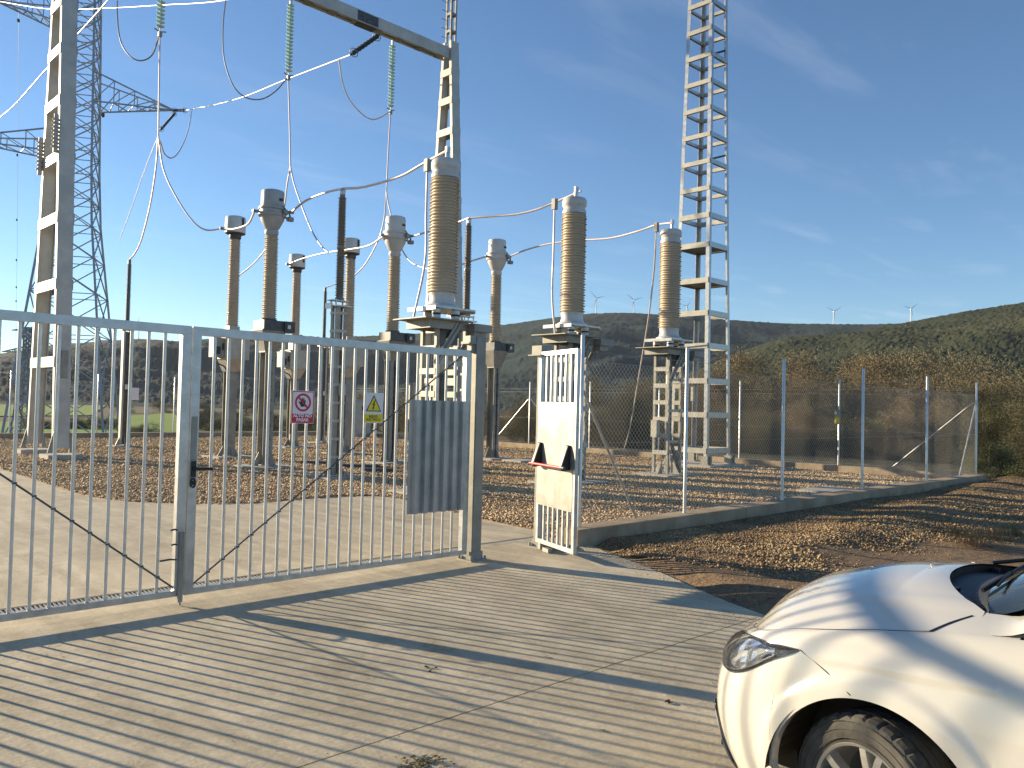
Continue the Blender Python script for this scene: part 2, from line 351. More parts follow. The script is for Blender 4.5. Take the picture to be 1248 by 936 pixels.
# right edge of the concrete, from the kerb wall to behind the camera
def sp(P, n=5): return [(p.x, p.y) for p in catmull([(x, y, 0) for x, y in P], n)]
edge_out = sp([(1.83, -.17), (1.59, -.62), (1.12, -1.69), (.70, -2.46), (.36, -3.19), (.05, -4.2), (-.1, -6), (-.15, -12)])
edge_in = sp([(1.83, -.17), (2.0, .5), (2.15, 1.22), (2.35, 2.8), (2.75, 4.4), (2.75, 5.6), (1.91, 5.93), (.3, 5.9), (-.82, 6.75), (-1.35, 8.1), (-1.30, 11.5), (-1.2, 15), (-1.1, 24)])
drv = thing('driveway', (0, 0, 0), None, None); drv['kind'] = 'structure'; drv.pop('label', None)
def cut(P, y0, y1):   # polygon between two y values made from a right-hand edge and a straight left edge
    pts = [p for p in P if y0 < p[1] < y1]
    def xat(y):
        for (a, b), (c, d) in zip(P, P[1:]):
            if min(b, d) <= y <= max(b, d) and b != d: return a+(c-a)*(y-b)/(d-b)
        return P[-1][0]
    return [(xat(y1), y1)]+pts+[(xat(y0), y0), (-9.5, y0), (-9.5, y1)]
JY = -3.33
for nm, poly in (('slab', cut(edge_out, JY+.006, -.171)), ('slab', cut(edge_out, -7.6, JY-.006)), ('slab', cut(edge_out, -11.9, -7.612))):
    sheet(nm, poly, 0, M['concrete'], .12, drv)
# inside: the slab is cut by the drain along the gate
DR0, DR1 = .50, .72
inner_front = [(1.83, -.17), (1.95, .25), (2.02, DR0), (-6.6, DR0), (-9.5, DR0), (-9.5, -.17)]
sheet('slab', inner_front, 0, M['concrete'], .12, drv)
ins = [p for p in edge_in if p[1] > DR1]
sheet('slab', [(2.06, DR1)]+ins+[(-6.3, 24), (-6.5, 12), (-7.2, 7), (-9.5, 5.5), (-9.5, DR1)], 0, M['concrete'], .12, drv)

# gravel bed of the yard (one bumpy sheet) and the earth verge outside the kerb wall
def pip(x, y, P):
    c = False; j = len(P)-1
    for i in range(len(P)):
        if (P[i][1] > y) != (P[j][1] > y) and x < (P[j][0]-P[i][0])*(y-P[i][1])/(P[j][1]-P[i][1])+P[i][0]: c = not c
        j = i
    return c
def pip_np(X, Y, P):
    c = np.zeros(X.shape, bool); j = len(P)-1
    for i in range(len(P)):
        xi, yi = P[i]; xj, yj = P[j]
        if yi != yj:
            c ^= ((yi > Y) != (yj > Y)) & (X < (xj-xi)*(Y-yi)/(yj-yi)+xi)
        j = i
    return c
conc_in = [(1.83, -.17)]+edge_in+[(-6.3, 24), (-6.5, 12), (-7.2, 7), (-9.5, 5.5), (-9.5, -.2)]
conc_out = edge_out+[(-9.5, -12), (-9.5, -.1)]
def bed_z(x, y):
    return .012+.020*noise.noise(Vector((x*.8, y*.8, 1)))+.010*noise.noise(Vector((x*3, y*3, 5)))
vs = []; nx, ny = 150, 170
for i in range(nx):
    for j in range(ny):
        x = -13+31*i/(nx-1); y = .16+29.2*j/(ny-1)
        z = -.06 if pip(x, y, conc_in) else bed_z(x, y)
        vs.append((x, y, z))
o = link('gravel_yard', grid_mesh('gravel_yard', vs, nx, ny, M['gravel_bed'])); o['kind'] = 'structure'
def verge_z(x, y):
    z = .035+.045*noise.noise(Vector((x*.35, y*.35, 3)))+.016*noise.noise(Vector((x*1.3, y*1.3, 9)))+.010*noise.noise(Vector((x*5, y*5, 2)))
    ridge = math.exp(-((y+2.1-.22*(x-4)+ (x-4)*.12)/.55)**2)*.07
    return z+ridge*sm((x-2)/2)
vs = []; nx, ny = 230, 190
for i in range(nx):
    for j in range(ny):
        x = -1.2+29*(i/(nx-1))**1.25; y = -.165-14*(j/(ny-1))**1.15
        e = 1.
        if pip(x, y, conc_out): z = -.07
        else:
            d = min(math.hypot(x-a, y-b) for a, b in edge_out); z = -.035+(verge_z(x, y)+.035)*sm(d/.45)
            z -= .9*sm((x-20)/6)
        vs.append((x, y, z))
o = link('dirt_verge', grid_mesh('dirt_verge', vs, nx, ny, M['dirt'])); o['kind'] = 'structure'

def scatter(name, X, Y, Z, S, m, flat=.6, label=None):
    n = len(X)
    T = np.array([(1, 0, 0), (0, 1, 0), (-1, 0, 0), (0, -1, 0), (.15, .1, 1), (0, 0, -1)], float)
    F = np.array([(0, 1, 4), (1, 2, 4), (2, 3, 4), (3, 0, 4), (1, 0, 5), (2, 1, 5), (3, 2, 5), (0, 3, 5)])
    sc = np.stack([S*rng.uniform(.7, 1.3, n), S*rng.uniform(.5, 1.0, n), S*flat*rng.uniform(.6, 1.2, n)], 1)
    V = T[None]*sc[:, None, :]*rng.uniform(.75, 1.25, (n, 6, 1))
    tx = rng.normal(0, .35, n); V[:, :, 2] += V[:, :, 0]*tx[:, None]
    a = rng.uniform(0, 6.283, n); c, s = np.cos(a)[:, None], np.sin(a)[:, None]
    V = np.stack([V[:, :, 0]*c-V[:, :, 1]*s, V[:, :, 0]*s+V[:, :, 1]*c, V[:, :, 2]], 2)
    V += np.stack([X, Y, Z], 1)[:, None, :]
    FF = (F[None]+np.arange(n)[:, None, None]*6).reshape(-1)
    return bulk(name, V.reshape(-1, 3), FF, 3, m)
def bulk(name, V, FF, k, m):
    me = bpy.data.meshes.new(name); nf = len(FF)//k
    me.vertices.add(len(V)); me.vertices.foreach_set('co', V.astype(np.float32).ravel())
    me.loops.add(len(FF)); me.loops.foreach_set('vertex_index', FF.astype(np.int32))
    me.polygons.add(nf); me.polygons.foreach_set('loop_start', np.arange(0, nf*k, k, dtype=np.int32))
    me.update(calc_edges=True); me.validate()
    if m: me.materials.append(m)
    return link(name, me)
# yard stones: dense near the camera
def band(x0, x1, y0, y1, n): return rng.uniform(x0, x1, n), rng.uniform(y0, y1, n)
XX, YY, SS = [], [], []
for (x0, x1, y0, y1, n, s0, s1) in ((1.7, 17.6, .3, 8, 46000, .016, .036), (-1.6, 17.6, 5, 14, 34000, .018, .04), (-1.6, 17.6, 14, 29.1, 26000, .022, .05), (-13, -6.2, 6, 29, 5000, .025, .05)):
    x, y = band(x0, x1, y0, y1, n); XX.append(x); YY.append(y); SS.append(rng.uniform(s0, s1, n))
XX, YY, SS = map(np.concatenate, (XX, YY, SS)); k = ~pip_np(XX, YY, conc_in); XX, YY, SS = XX[k], YY[k], SS[k]
ZZ = np.array([bed_z(x, y) for x, y in zip(XX, YY)])+SS*.25
o = scatter('gravel', XX, YY, ZZ, SS, M['stones']); tag(o, 'brown and tan gravel stones covering the substation yard', 'gravel', None, 'stuff')
# stones on the verge: a band along the wall plus loose ones
x = np.concatenate([rng.uniform(1.6, 22, 34000), rng.uniform(1.6, 17, 20000), rng.uniform(.3, 9, 9000), 1.6+20*rng.uniform(0, 1, 30000)**1.4])
y = np.concatenate([-.2-np.abs(rng.normal(0, 1.7, 34000)), -1.9-.06*x[34000:54000]+rng.normal(0, .40, 20000), rng.uniform(-4.5, -.3, 9000), -.2-np.abs(rng.normal(0, 1.1, 30000))])
s = np.concatenate([rng.uniform(.008, .022, 34000), rng.uniform(.014, .034, 20000), rng.uniform(.006, .016, 9000), rng.uniform(.008, .02, 30000)])
pn = np.array([noise.noise(Vector((a*.7, b*.7, 11))) for a, b in zip(x, y)])
pn[63000:] += .45
k = (~pip_np(x, y, conc_out)) & (y < -.22) & (y > -10) & (pn > rng.uniform(-.25, .4, len(x)))
x, y, s = x[k], y[k], s[k]
def vz(a, b):
    d = min(math.hypot(a-p, b-q) for p, q in edge_out[::2]); return -.035+(verge_z(a, b)+.035)*sm(d/.45)-.9*sm((a-20)/6)
z = np.array([vz(a, b) for a, b in zip(x, y)])+s*.2
o = scatter('loose_stones', x, y, z, s, M['stones_gold']); tag(o, 'ochre stones and crumbs of earth strewn along the foot of the kerb wall', 'stones', None, 'stuff')
# crumbs of earth blown over the concrete edge
n = 1300; tt = rng.uniform(0, 1, n); ei = (tt*(len(edge_out)-1)).astype(int); E0 = np.array(edge_out)
x = E0[ei, 0]-np.abs(rng.normal(0, .16, n)); y = E0[ei, 1]+rng.uniform(-.2, .2, n); s = rng.uniform(.003, .008, n)
k = (y > -5) & (y < -.2)
x, y, s = x[k], y[k], s[k]
x2 = rng.uniform(-5.5, .6, 900); y2 = rng.uniform(-5, -.4, 900); s2 = rng.uniform(.002, .006, 900)
pn = np.array([noise.noise(Vector((a*.6, b*.6, 31))) for a, b in zip(x2, y2)]); kk = (pn > .05) & pip_np(x2, y2, conc_out)
x, y, s = np.concatenate([x, x2[kk]]), np.concatenate([y, y2[kk]]), np.concatenate([s, s2[kk]])
o = scatter('earth_crumbs', x, y, s*.3, s, M['stones']); tag(o, 'small crumbs of earth scattered over the concrete driveway', 'crumbs', None, 'stuff')

# ---- kerb wall (U shaped round the yard): each cast length is a part
KW = thing('kerb_wall', (1.6, 0, 0), 'low concrete kerb wall that the chain link fence stands on, round the yard', 'low wall')
def wall_part(a, b):
    m = MB(); m.bb(Vector(a)-Vector((1.6, 0, 0)), Vector(b)-Vector((1.6, 0, 0)))
    o = m.build('wall_section', M['concrete_wall'], KW)
    bv = o.modifiers.new('bevel', 'BEVEL'); bv.width = .012; bv.segments = 2; bv.limit_method = 'ANGLE'
xs = [1.60, 5.66, 9.72, 13.78, 18.02]
for a, b in zip(xs, xs[1:]): wall_part((a, -.16, -.3), (b-.008, .2, .2))
ys = [.208, 5.0, 9.8, 14.6, 19.4, 24.2, 29.0]
for a, b in zip(ys, ys[1:]): wall_part((17.66, a, -.3), (18.0, b-.008, .2))
xs = [-24, -16.8, -10.5, -4.2, 2.1, 8.4, 14.0, 18.02]
for a, b in zip(xs, xs[1:]): wall_part((a, 29.0, -.3), (b-.008, 29.34, .2))

# ---- fields on the lower plain, seen over the kerb
def field(px, zf, m, name='field'):
    P = [onz(x, y, zf) for x, y in px]; poly = [(p.x, p.y) for p in P]
    o = sheet(name, poly, zf, m); o['kind'] = 'structure'
F0 = -12.2
field([(-500, 528), (700, 545), (900, 505), (900, 503.5), (-500, 474)], F0, M['field_brown'], 'plain')
field([(-300, 531), (20, 530), (240, 534), (212, 503), (60, 513), (-300, 516)], F0+.5, M['field_green'])
field([(-300, 509), (110, 506), (130, 494), (-300, 492)], F0+.6, M['field_green'])
field([(214, 506), (270, 527), (430, 530), (430, 512), (330, 506)], F0+.7, M['field_olive'])
field([(100, 492), (430, 498), (430, 493.5), (100, 487)], F0+.8, M['field_olive'])

# ---- hills
def az_of(px, py):
    d = ray(px, py); return math.atan2(d.y, d.x), d.z/math.hypot(d.x, d.y)
def tabf(T, x):
    if x <= T[0][0]: return T[0][1]
    for (a, b), (c, d) in zip(T, T[1:]):
        if x <= c: t = (x-a)/(c-a); return b+(d-b)*t
    return T[-1][1]
rgh = [abs(random.gauss(0, .3)) for _ in range(9973)]
def hill(name, T, D0, D1, D2, m, nA, nR, amp, fs, base=-13, power=1.15, rough=0, seed=0, px0=-300, px1=1500):
    vs = []
    for i in range(nA):
        px = px0+(px1-px0)*i/(nA-1); az, te = az_of(px, tabf(T, px)); ca, sa = math.cos(az), math.sin(az)
        H = CAM.z+te*D1
        for j in range(nR):
            t = j/(nR-1)
            if t < .72: q = t/.72; D = D0+(D1-D0)*q; h = base+(H-base)*(q**power)*(1-.0)
            else: q = (t-.72)/.28; D = D1+(D2-D1)*q; h = H+(base-H)*sm(q)
            x = CAM.x+ca*D; y = CAM.y+sa*D
            e = 1 if .03 < t < .97 else 0
            f = 4*min(1, max(0, t))*(1-min(t, .72)/.72)      # relief fades at the ridge so that the skyline keeps its line
            h += noise.fractal(Vector((x*fs, y*fs, seed)), 1.0, 2.0, 5)*amp*f*e*(1 if H-base > amp else .3)
            if rough: h += rough*(.8*noise.noise(Vector((x*.2, y*.2, seed)))+rgh[(i*nR+j) % 9973])*e + rough*.35*noise.noise(Vector((x*.06, y*.06, seed)))*e
            vs.append((x, y, h))
    o = link(name, grid_mesh(name, vs, nA, nR, m)); o['kind'] = 'structure'
    return o
HA = [(-300, 446), (0, 431), (60, 421), (118, 416), (170, 413), (242, 417), (305, 414), (380, 412), (430, 410), (500, 407), (576, 400), (620, 395), (680, 386), (720, 382), (760, 381), (800, 383), (830, 385), (890, 390), (960, 394), (1050, 395), (1100, 394), (1200, 400), (1500, 420)]
hill('far_hills', HA, 1300, 3600, 5200, M['hill_far'], 700, 110, 110, .0011, rough=3.5, seed=3)
HB = [(600, 520), (700, 505), (800, 472), (880, 440), (920, 428), (960, 417), (1050, 403), (1100, 394), (1180, 379), (1248, 369), (1350, 352), (1500, 345)]
hill('wooded_hillside', HB, 240, 1150, 1900, M['hill_near'], 560, 400, 30, .003, rough=1.3, seed=8, px0=640)

# ------------------------------------------------------------------ equipment builders
V3 = Vector
def ribs(r0, r1, z0, z1, n, dr, n_taper=0):
    """profile of a shedded insulator: n sheds between z0 and z1, core r0..r1"""
    P = []; h = (z1-z0)/n
    for i in range(n):
        t = (i+.5)/n; r = r0+(r1-r0)*t; z = z0+i*h; d = dr*(1 if i % 2 == 0 else .72)
        P += [(r, z), (r, z+h*.30), (r+d, z+h*.42), (r+d, z+h*.52), (r+d*.35, z+h*.72), (r, z+h*.98)]
    return P
def base_gussets(m, w, h=.3, t=.012):
    m.bb((-w*.95, -w*.95, 0), (w*.95, w*.95, .02))
    for a in range(4):
        Mz = Matrix.Rotation(a*math.pi/2, 3, 'Z')
        m.add([Mz @ V3(p) for p in [(w*.45, -t/2, .02), (w*.95, -t/2, .02), (w*.45, -t/2, h), (w*.45, t/2, .02), (w*.95, t/2, .02), (w*.45, t/2, h)]],
              [(0, 1, 2), (3, 5, 4), (0, 3, 4, 1), (1, 4, 5, 2), (0, 2, 5, 3)])
        for s in (-1, 1):
            m.lathe([(.018, 0), (.018, .06)], 6, Mz @ V3((w*.8, s*w*.6, .02)))
def plinth(parent, w, d, h=.1, c=(0, 0)):
    m = MB(); m.bb((c[0]-w/2, c[1]-d/2, -.2), (c[0]+w/2, c[1]+d/2, h)); m.build('plinth', M['plinth'], parent)

def make_breaker(loc, label, box_x=-1):
    t = thing('circuit_breaker', loc, label, 'circuit breaker', 'tall ribbed circuit breaker poles in the front row')
    plinth(t, 1.5, 1.1, .06)
    zt = 3.28
    for s in (-1, 1):                       # two ladder legs
        m = MB()
        for q in (-1, 1):
            m.bb((s*.27-.035, q*.21-.035, .08), (s*.27+.035, q*.21-.022, zt)); m.bb((s*.27-.035, q*.21-.022, .08), (s*.27-.024, q*.21+.035, zt))
        lg = m.build('leg', M['galv_dull'], t)
        z = .55
        while z < 3.1:
            b = MB(); b.bb((s*.27-.05, -.235, z), (s*.27-.037, .235, z+.11)); b.build('batten', M['pale_steel'], lg); z += .43
    m = MB(); base_gussets(m, .44, .4); m.build('base_plate', M['galv_dull'], t)
    for z in (.85, 1.65, 2.45):             # cross ties
        b = MB(); b.bb((-.36, -.262, z), (.36, -.247, z+.07)); b.bb((.14, -.30, z-.02), (.26, -.264, z+.09)); b.build('cross_tie', M['pale_steel'], t)
    m = MB(); m.tube([(.02, -.02, 3.2), (.03, -.02, 1.0)], .075, 12); m.tube([(.03, -.04, 1.05), (.22, -.24, .08)], .05, 10); m.build('drive_rod', M['dark_steel'], t, 40)
    m = MB(); m.tube([(.02, -.02, 2.3), (.02, -.02, 2.62)], .082, 12); m.build('rod_sleeve', M['pale_steel'], t, 40)
    m = MB(); m.bb((-.45, .02, 1.0), (-.30, .20, 1.42)); m.bb((-.46, .01, 1.42), (-.29, .21, 1.435)); m.build('terminal_box', M['pale_steel'], t)
    # head frame: plate with holes band, knee braces
    m = MB()
    m.bb((-.78, -.5, zt), (.34, .5, zt+.02)); m.bb((-.55, -.36, zt-.16), (.32, -.345, zt)); m.bb((-.55, .345, zt-.16), (.32, .36, zt)); m.bb((-.565, -.36, zt-.16), (-.55, .36, zt)); m.bb((.32, -.36, zt-.16), (.335, .36, zt))
    m.build('top_plate', M['galv_dull'], t)
    for a, b_ in (((-.42, -.37, 2.45), (.16, -.37, zt-.02)), ((.38, -.05, 2.5), (.46, -.42, zt-.02))):
        m = MB(); m.bar(a, b_, .14, .015, up=(0, 1, 0)); m.bar(a, b_, .02, .07, up=(0, 1, 0)); m.build('knee_brace', M['galv_dull'], t)
    m = MB(); m.bb((.36, -.56, zt-.17), (.82, -.30, zt-.02)); m.bb((.40, -.50, zt-.28), (.70, -.34, zt-.17)); m.build('side_bracket', M['galv_dull'], t)
    m = MB(); m.bb((-.13, -.30, 2.83), (.17, -.10, 3.14)); m.build('dark_gear_box', M['dark_steel'], t)
    for x, y in ((-.38, -.30), (.06, -.34), (.42, .1), (-.05, .36)):
        m = MB(); m.lathe([(.065, zt+.02), (.085, zt+.04), (.085, zt+.09), (.05, zt+.095), (.05, zt+.125), (.085, zt+.13), (.085, zt+.20), (.06, zt+.22)], 16, (x, y, 0)); sp_ = m.build('spacer', M['cap'], t, 30)
        m = MB(); m.lathe([(.088, zt+.095), (.088, zt+.125)], 16, (x, y, 0)); m.build('spacer_ring', M['black'], sp_, 30)
    m = MB(); m.bb((-.50, -.42, zt+.22), (.50, .42, zt+.255)); m.bb((-.5, -.42, zt+.18), (-.485, .42, zt+.22)); m.bb((.485, -.42, zt+.18), (.5, .42, zt+.22)); m.build('base_frame', M['galv'], t)
    m = MB(); m.lathe([(.34, zt+.257), (.34, zt+.30), (.27, zt+.34), (.245, zt+.42), (.25, zt+.50), (.26, zt+.55)], 36); m.build('base_flange', M['cap'], t, 35)
    m = MB(); m.lathe([(.24, zt+.55)]+ribs(.246, .240, zt+.55, 6.05, 36, .048)+[(.2, 6.06)], 40); m.build('ribbed_insulator', M['porcelain'], t, 60)
    m = MB(); m.lathe([(.225, 6.05), (.268, 6.07), (.268, 6.13), (.243, 6.17), (.243, 6.20), (.278, 6.25), (.282, 6.34), (.255, 6.41), (.16, 6.445), (.05, 6.45)], 36); m.build('top_cap', M['cap'], t, 40)
    m = MB(); m.tube([(.04, 0, 6.44), (.04, 0, 6.66)], .04, 8); m.bb((0, -.03, 6.58), (.09, .03, 6.70)); m.build('terminal', M['galv'], t, 40)
    return t
XB = (3.98, 7.77, 11.84); YB = (5.44, 5.43, 5.62)
brk = make_breaker((XB[0], YB[0], 0), 'nearest and largest ribbed tan breaker pole, behind the gate leaf')
for x, y, lb in ((XB[1], YB[1], 'middle ribbed tan breaker pole, standing above the open pedestrian gate'), (XB[2], YB[2], 'farthest ribbed tan breaker pole, in front of the tall open lattice mast')):
    c = copy_tree(brk); c.location = (x, y, 0); c['label'] = lb

def channel_post(m, w, d, z0, z1, t=.012):       # two channels back to back with a gap seen from the side
    m.bb((-w/2, -d/2, z0), (w/2, -d/2+t, z1)); m.bb((-w/2, d/2-t, z0), (w/2, d/2, z1))
    m.bb((-w*.08, -d/2, z0), (w*.08, d/2, z1))
def make_ct(loc, label, headm):
    t = thing('current_transformer', loc, label, 'current transformer', 'round headed current transformers in the second row')
    plinth(t, 1.1, 1.1, .06)
    m = MB(); channel_post(m, .27, .30, .08, 3.0); base_gussets(m, .36, .4); m.build('support_column', M['galv_dull'], t)
    m = MB(); m.bb((-.01, -.175, .5), (.03, -.152, 2.7))
    for i in range(7): m.bb((-.03, -.185, .7+i*.33), (.05, -.15, .74+i*.33))
    m.build('cable_duct', M['dark_steel'], t)
    m = MB(); m.prism([(-.16, -.16), (.16, -.16), (.16, .16), (-.16, .16)], 2.9, 2.95)
    m.add([(-.15, -.15, 2.9), (.15, -.15, 2.9), (.15, .15, 2.9), (-.15, .15, 2.9), (-.33, -.30, 3.44), (.33, -.30, 3.44), (.33, .30, 3.44), (-.33, .30, 3.44)],
          [(0, 1, 5, 4), (1, 2, 6, 5), (2, 3, 7, 6), (3, 0, 4, 7), (0, 3, 2, 1), (4, 5, 6, 7)]); m.build('flared_seat', M['galv_dull'], t)
    m = MB(); m.bb((-.27, -.27, 3.44), (.27, .27, 3.70)); m.bb((-.32, -.30, 3.44), (.32, .30, 3.47)); m.bb((.27, -.34, 3.42), (.55, -.02, 3.70)); m.bb((.3, -.36, 3.48), (.5, -.34, 3.64)); m.lathe([(.2, 3.7), (.2, 3.74)], 20); bx = m.build('base_tank', M['dark_steel'], t)
    m = MB(); m.bb((.33, -.375, 3.51), (.41, -.362, 3.6)); m.build('dial', M['galv'], bx)
    m = MB(); m.lathe([(.16, 3.72)]+ribs(.155, .135, 3.74, 5.86, 40, .042)+[(.12, 5.87)], 28); m.build('ribbed_insulator', M['porcelain'], t, 60)
    m = MB(); m.lathe([(.14, 5.86), (.17, 5.90), (.17, 5.98), (.15, 6.0), (.19, 6.06), (.29, 6.26), (.30, 6.34)], 28); m.build('lower_bowl', headm, t, 40)
    m = MB(); m.lathe([(.33, 6.34), (.345, 6.36), (.345, 6.40), (.31, 6.42), (.31, 6.50), (.345, 6.52), (.345, 6.56), (.30, 6.575)], 28); m.build('ring_flange', headm, t, 40)
    m = MB(); m.lathe([(.275, 6.57), (.285, 6.60), (.285, 6.93), (.27, 6.99), (.22, 7.01), (.05, 7.015)], 32); hd = m.build('head_dome', headm, t, 40)
    m = MB(); m.bb((.04, -.293, 6.72), (.14, -.278, 6.78)); m.build('name_plate', M['black'], hd, rot=(0, 0, -.05))
    m = MB()
    for s in (-1, 1):
        zt_ = 6.40 if s < 0 else 6.54; m.tube([(s*.31, -.05, zt_), (s*.48, -.05, zt_)], .03, 8); m.bb((s*.40, -.09, zt_-.03), (s*.56, -.01, zt_+.03))
    m.tube([(.2, -.25, 6.38), (.30, -.30, 6.46), (.38, -.22, 6.38), (.28, -.27, 6.28), (.2, -.25, 6.38)], .028, 8)
    m.tube([(.12, -.3, 6.6), (.2, -.36, 6.48), (.1, -.33, 6.36)], .022, 8)
    m.bb((.12, -.38, 6.40), (.22, -.29, 6.50)); m.bb((.3, -.30, 6.26), (.44, -.18, 6.36)); m.build('terminals', M['galv_dull'], t)
    return t
ct = make_ct((4.03, 12.3, 0), 'nearest current transformer with a grey round head, its dark box just above the gate rail', M['head_grey'])
for x, y, lb in ((7.8, 12.2, 'white headed current transformer just left of the nearest breaker pole'), (11.85, 12.25, 'rightmost white headed current transformer, between the nearest and middle breaker poles')):
    c = make_ct((x, y, 0), lb, M['cap'])

def make_vt(loc, label):
    t = thing('voltage_transformer', loc, label, 'voltage transformer', 'drum headed voltage transformers at the back')
    plinth(t, 1.1, 1.1, .06)
    m = MB(); m.bb((-.15, -.13, .08), (.15, -.118, 2.62)); m.bb((-.15, .118, .08), (.15, .13, 2.62)); m.bb((-.012, -.118, .08), (.012, .118, 2.62)); m.bb((-.15, -.118, .08), (-.138, -.06, 2.62)); base_gussets(m, .36, .34); m.build('support_column', M['galv_dull'], t)
    m = MB(); m.add([(-.17, -.17, 2.5), (.17, -.17, 2.5), (.17, .17, 2.5), (-.17, .17, 2.5), (-.3, -.3, 2.86), (.3, -.3, 2.86), (.3, .3, 2.86), (-.3, .3, 2.86)],
                    [(0, 1, 5, 4), (1, 2, 6, 5), (2, 3, 7, 6), (3, 0, 4, 7), (0, 3, 2, 1), (4, 5, 6, 7)]); m.build('flared_seat', M['galv'], t)
    m = MB(); m.bb((-.34, -.33, 2.86), (.40, .33, 3.50)); m.bb((-.38, -.36, 3.50), (.46, .36, 3.53)); m.bb((-.16, -.16, 3.53), (.16, .16, 3.83)); m.build('tank', M['pale_steel'], t)
    m = MB(); m.bb((-.62, -.28, 2.9), (-.341, .12, 3.42)); m.bb((-.64, -.3, 3.42), (-.33, .14, 3.45)); sb = m.build('side_box', M['galv_dull'], t)
    m = MB(); m.bb((-.60, -.296, 2.98), (-.46, -.281, 3.2)); m.bb((-.42, -.296, 3.1), (-.36, -.281, 3.3)); m.build('gauge', M['black'], sb)
    m = MB(); m.tube(catmull([(-.5, -.1, 2.9), (-.45, -.15, 2.72), (-.25, -.18, 2.6), (-.19, -.19, 2.2), (-.19, -.19, .5)]), .02, 6); m.build('cable', M['black'], t)
    m = MB(); m.lathe([(.15, 3.82)]+ribs(.148, .128, 3.84, 6.38, 46, .038)+[(.12, 6.4)], 26); m.build('ribbed_insulator', M['porcelain'], t, 60)
    m = MB(); m.lathe([(.15, 6.38), (.17, 6.42), (.17, 6.5), (.28, 6.54), (.29, 6.56)], 28); m.build('neck_flange', M['dark_steel'], t, 40)
    m = MB(); m.lathe([(.285, 6.555), (.29, 6.58), (.29, 6.98), (.27, 7.03), (.2, 7.05), (.04, 7.055)], 32); hd = m.build('drum_head', M['cap'], t, 40)
    m = MB(); m.bb((.06, -.297, 6.74), (.12, -.282, 6.98)); m.build('label_plate', M['black'], hd)
    m = MB(); m.tube([(-.28, -.05, 6.62), (-.44, -.08, 6.62)], .035, 8); m.bb((-.5, -.11, 6.58), (-.40, -.05, 6.66)); m.build('terminal', M['galv_dull'], t)
    return t
vt = make_vt((4.86, 16.03, 0), 'leftmost drum headed voltage transformer on a box, beside the centre stile of the gate')
for x, y, lb in ((8.85, 16.03, 'rightmost drum headed voltage transformer, half hidden behind the grey post insulator'), (9.22, 20.07, 'farthest and smallest drum headed voltage transformer, above the stop hand sign')):
    c = copy_tree(vt); c.location = (x, y, 0); c['label'] = lb

def make_post_ins(loc, label):
    t = thing('post_insulator', loc, label, 'post insulator', 'grey post insulators carrying the conductors')
    plinth(t, .9, .9, .06)
    m = MB(); w = .13
    for a in (-1, 1):
        for b in (-1, 1):
            m.bb((a*w-.02*a, b*w, .08), (a*w+.0, b*w-.09*b, 3.82)); m.bb((a*w, b*w-.015*b, .08), (a*w-.09*a, b*w, 3.82))
    base_gussets(m, .30, .36); m.build('lattice_post', M['galv_dull'], t)
    m0 = MB(); m0.bb((-.135, -.135, 0), (.135, -.128, .06)); m0.bb((-.142, -.135, 0), (-.135, .135, .06)); me = m0.mesh('batten', M['pale_steel'])
    for i in range(9): link('batten', me, t, (0, 0, .45+i*.4))
    m = MB(); m.bb((-.2, -.2, 3.82), (.2, .2, 3.85)); m.bb((-.24, -.05, 3.78), (-.2, .2, 3.9)); m.bb((-.26, -.12, 3.95), (.2, .12, 3.97))
    for a in (-.15, .15):
        m.lathe([(.02, 3.85), (.02, 3.99)], 6, (a, -.1, 0)); m.lathe([(.02, 3.85), (.02, 3.99)], 6, (a, .1, 0))
    m.build('top_plate', M['galv'], t)
    m = MB(); m.bb((-.06, -.22, 1.85), (.1, -.15, 2.08)); m.tube(catmull([(.03, -.18, 1.85), (.07, -.16, 1.5), (.02, -.15, 1.0), (.03, -.15, .1)]), .012, 6); m.build('junction_box', M['pale_steel'], t)
    m = MB(); m.lathe([(.10, 3.97), (.10, 4.03), (.075, 4.05)]+ribs(.075, .07, 4.06, 5.12, 26, .032)+[(.09, 5.13), (.09, 5.19), (.07, 5.2)]+ribs(.07, .06, 5.21, 6.30, 27, .032)+[(.06, 6.32), (.06, 6.36)], 22); m.build('ribbed_insulator', M['porcelain_grey'], t, 60)
    m = MB(); m.bb((-.05, -.04, 6.36), (.05, .04, 6.50)); m.bb((-.07, -.02, 6.44), (.07, .02, 6.48)); m.build('clamp', M['galv'], t)
    return t
pi = make_post_ins((4.0, 9.05, 0), 'near grey post insulator on a pale lattice post, between the two gate signs')
c = copy_tree(pi); c.location = (7.75, 9.0, 0); c['label'] = 'grey post insulator half hidden behind the nearest breaker pole'

def make_arrester(loc, label):
    t = thing('surge_arrester', loc, label, 'surge arrester', 'slim grey arresters near the back wall')
    plinth(t, .8, .8, .06)
    m = MB()
    for s in (-1, 1): m.bb((s*.10-.03, -.09, .08), (s*.10+.03, .09, 3.95))
    base_gussets(m, .28, .36); m.build('support_post', M['pale_steel'], t)
    m = MB(); m.bb((-.07, -.04, .1), (.07, .04, 3.9)); m.build('post_web', M['dark_steel'], t)
    m = MB(); m.bb((-.2, -.16, 3.95), (.2, .16, 3.98)); m.bb((-.25, -.03, 4.02), (.25, .03, 4.05)); m.bb((-.05, -.14, 1.95), (.05, -.09, 2.12)); m.build('top_plate', M['galv'], t)
    m = MB(); m.lathe([(.08, 3.98), (.08, 4.1)]+ribs(.06, .055, 4.1, 5.1, 24, .03)+[(.07, 5.1), (.07, 5.15)]+ribs(.055, .05, 5.15, 6.2, 25, .03)+[(.05, 6.2), (.05, 6.36)], 18); m.build('ribbed_insulator', M['grey_ins'], t, 60)
    return t
ar = make_arrester((4.1, 22.2, 0), 'slim grey arrester on its own post, leftmost, between the gantry column and the centre stile')
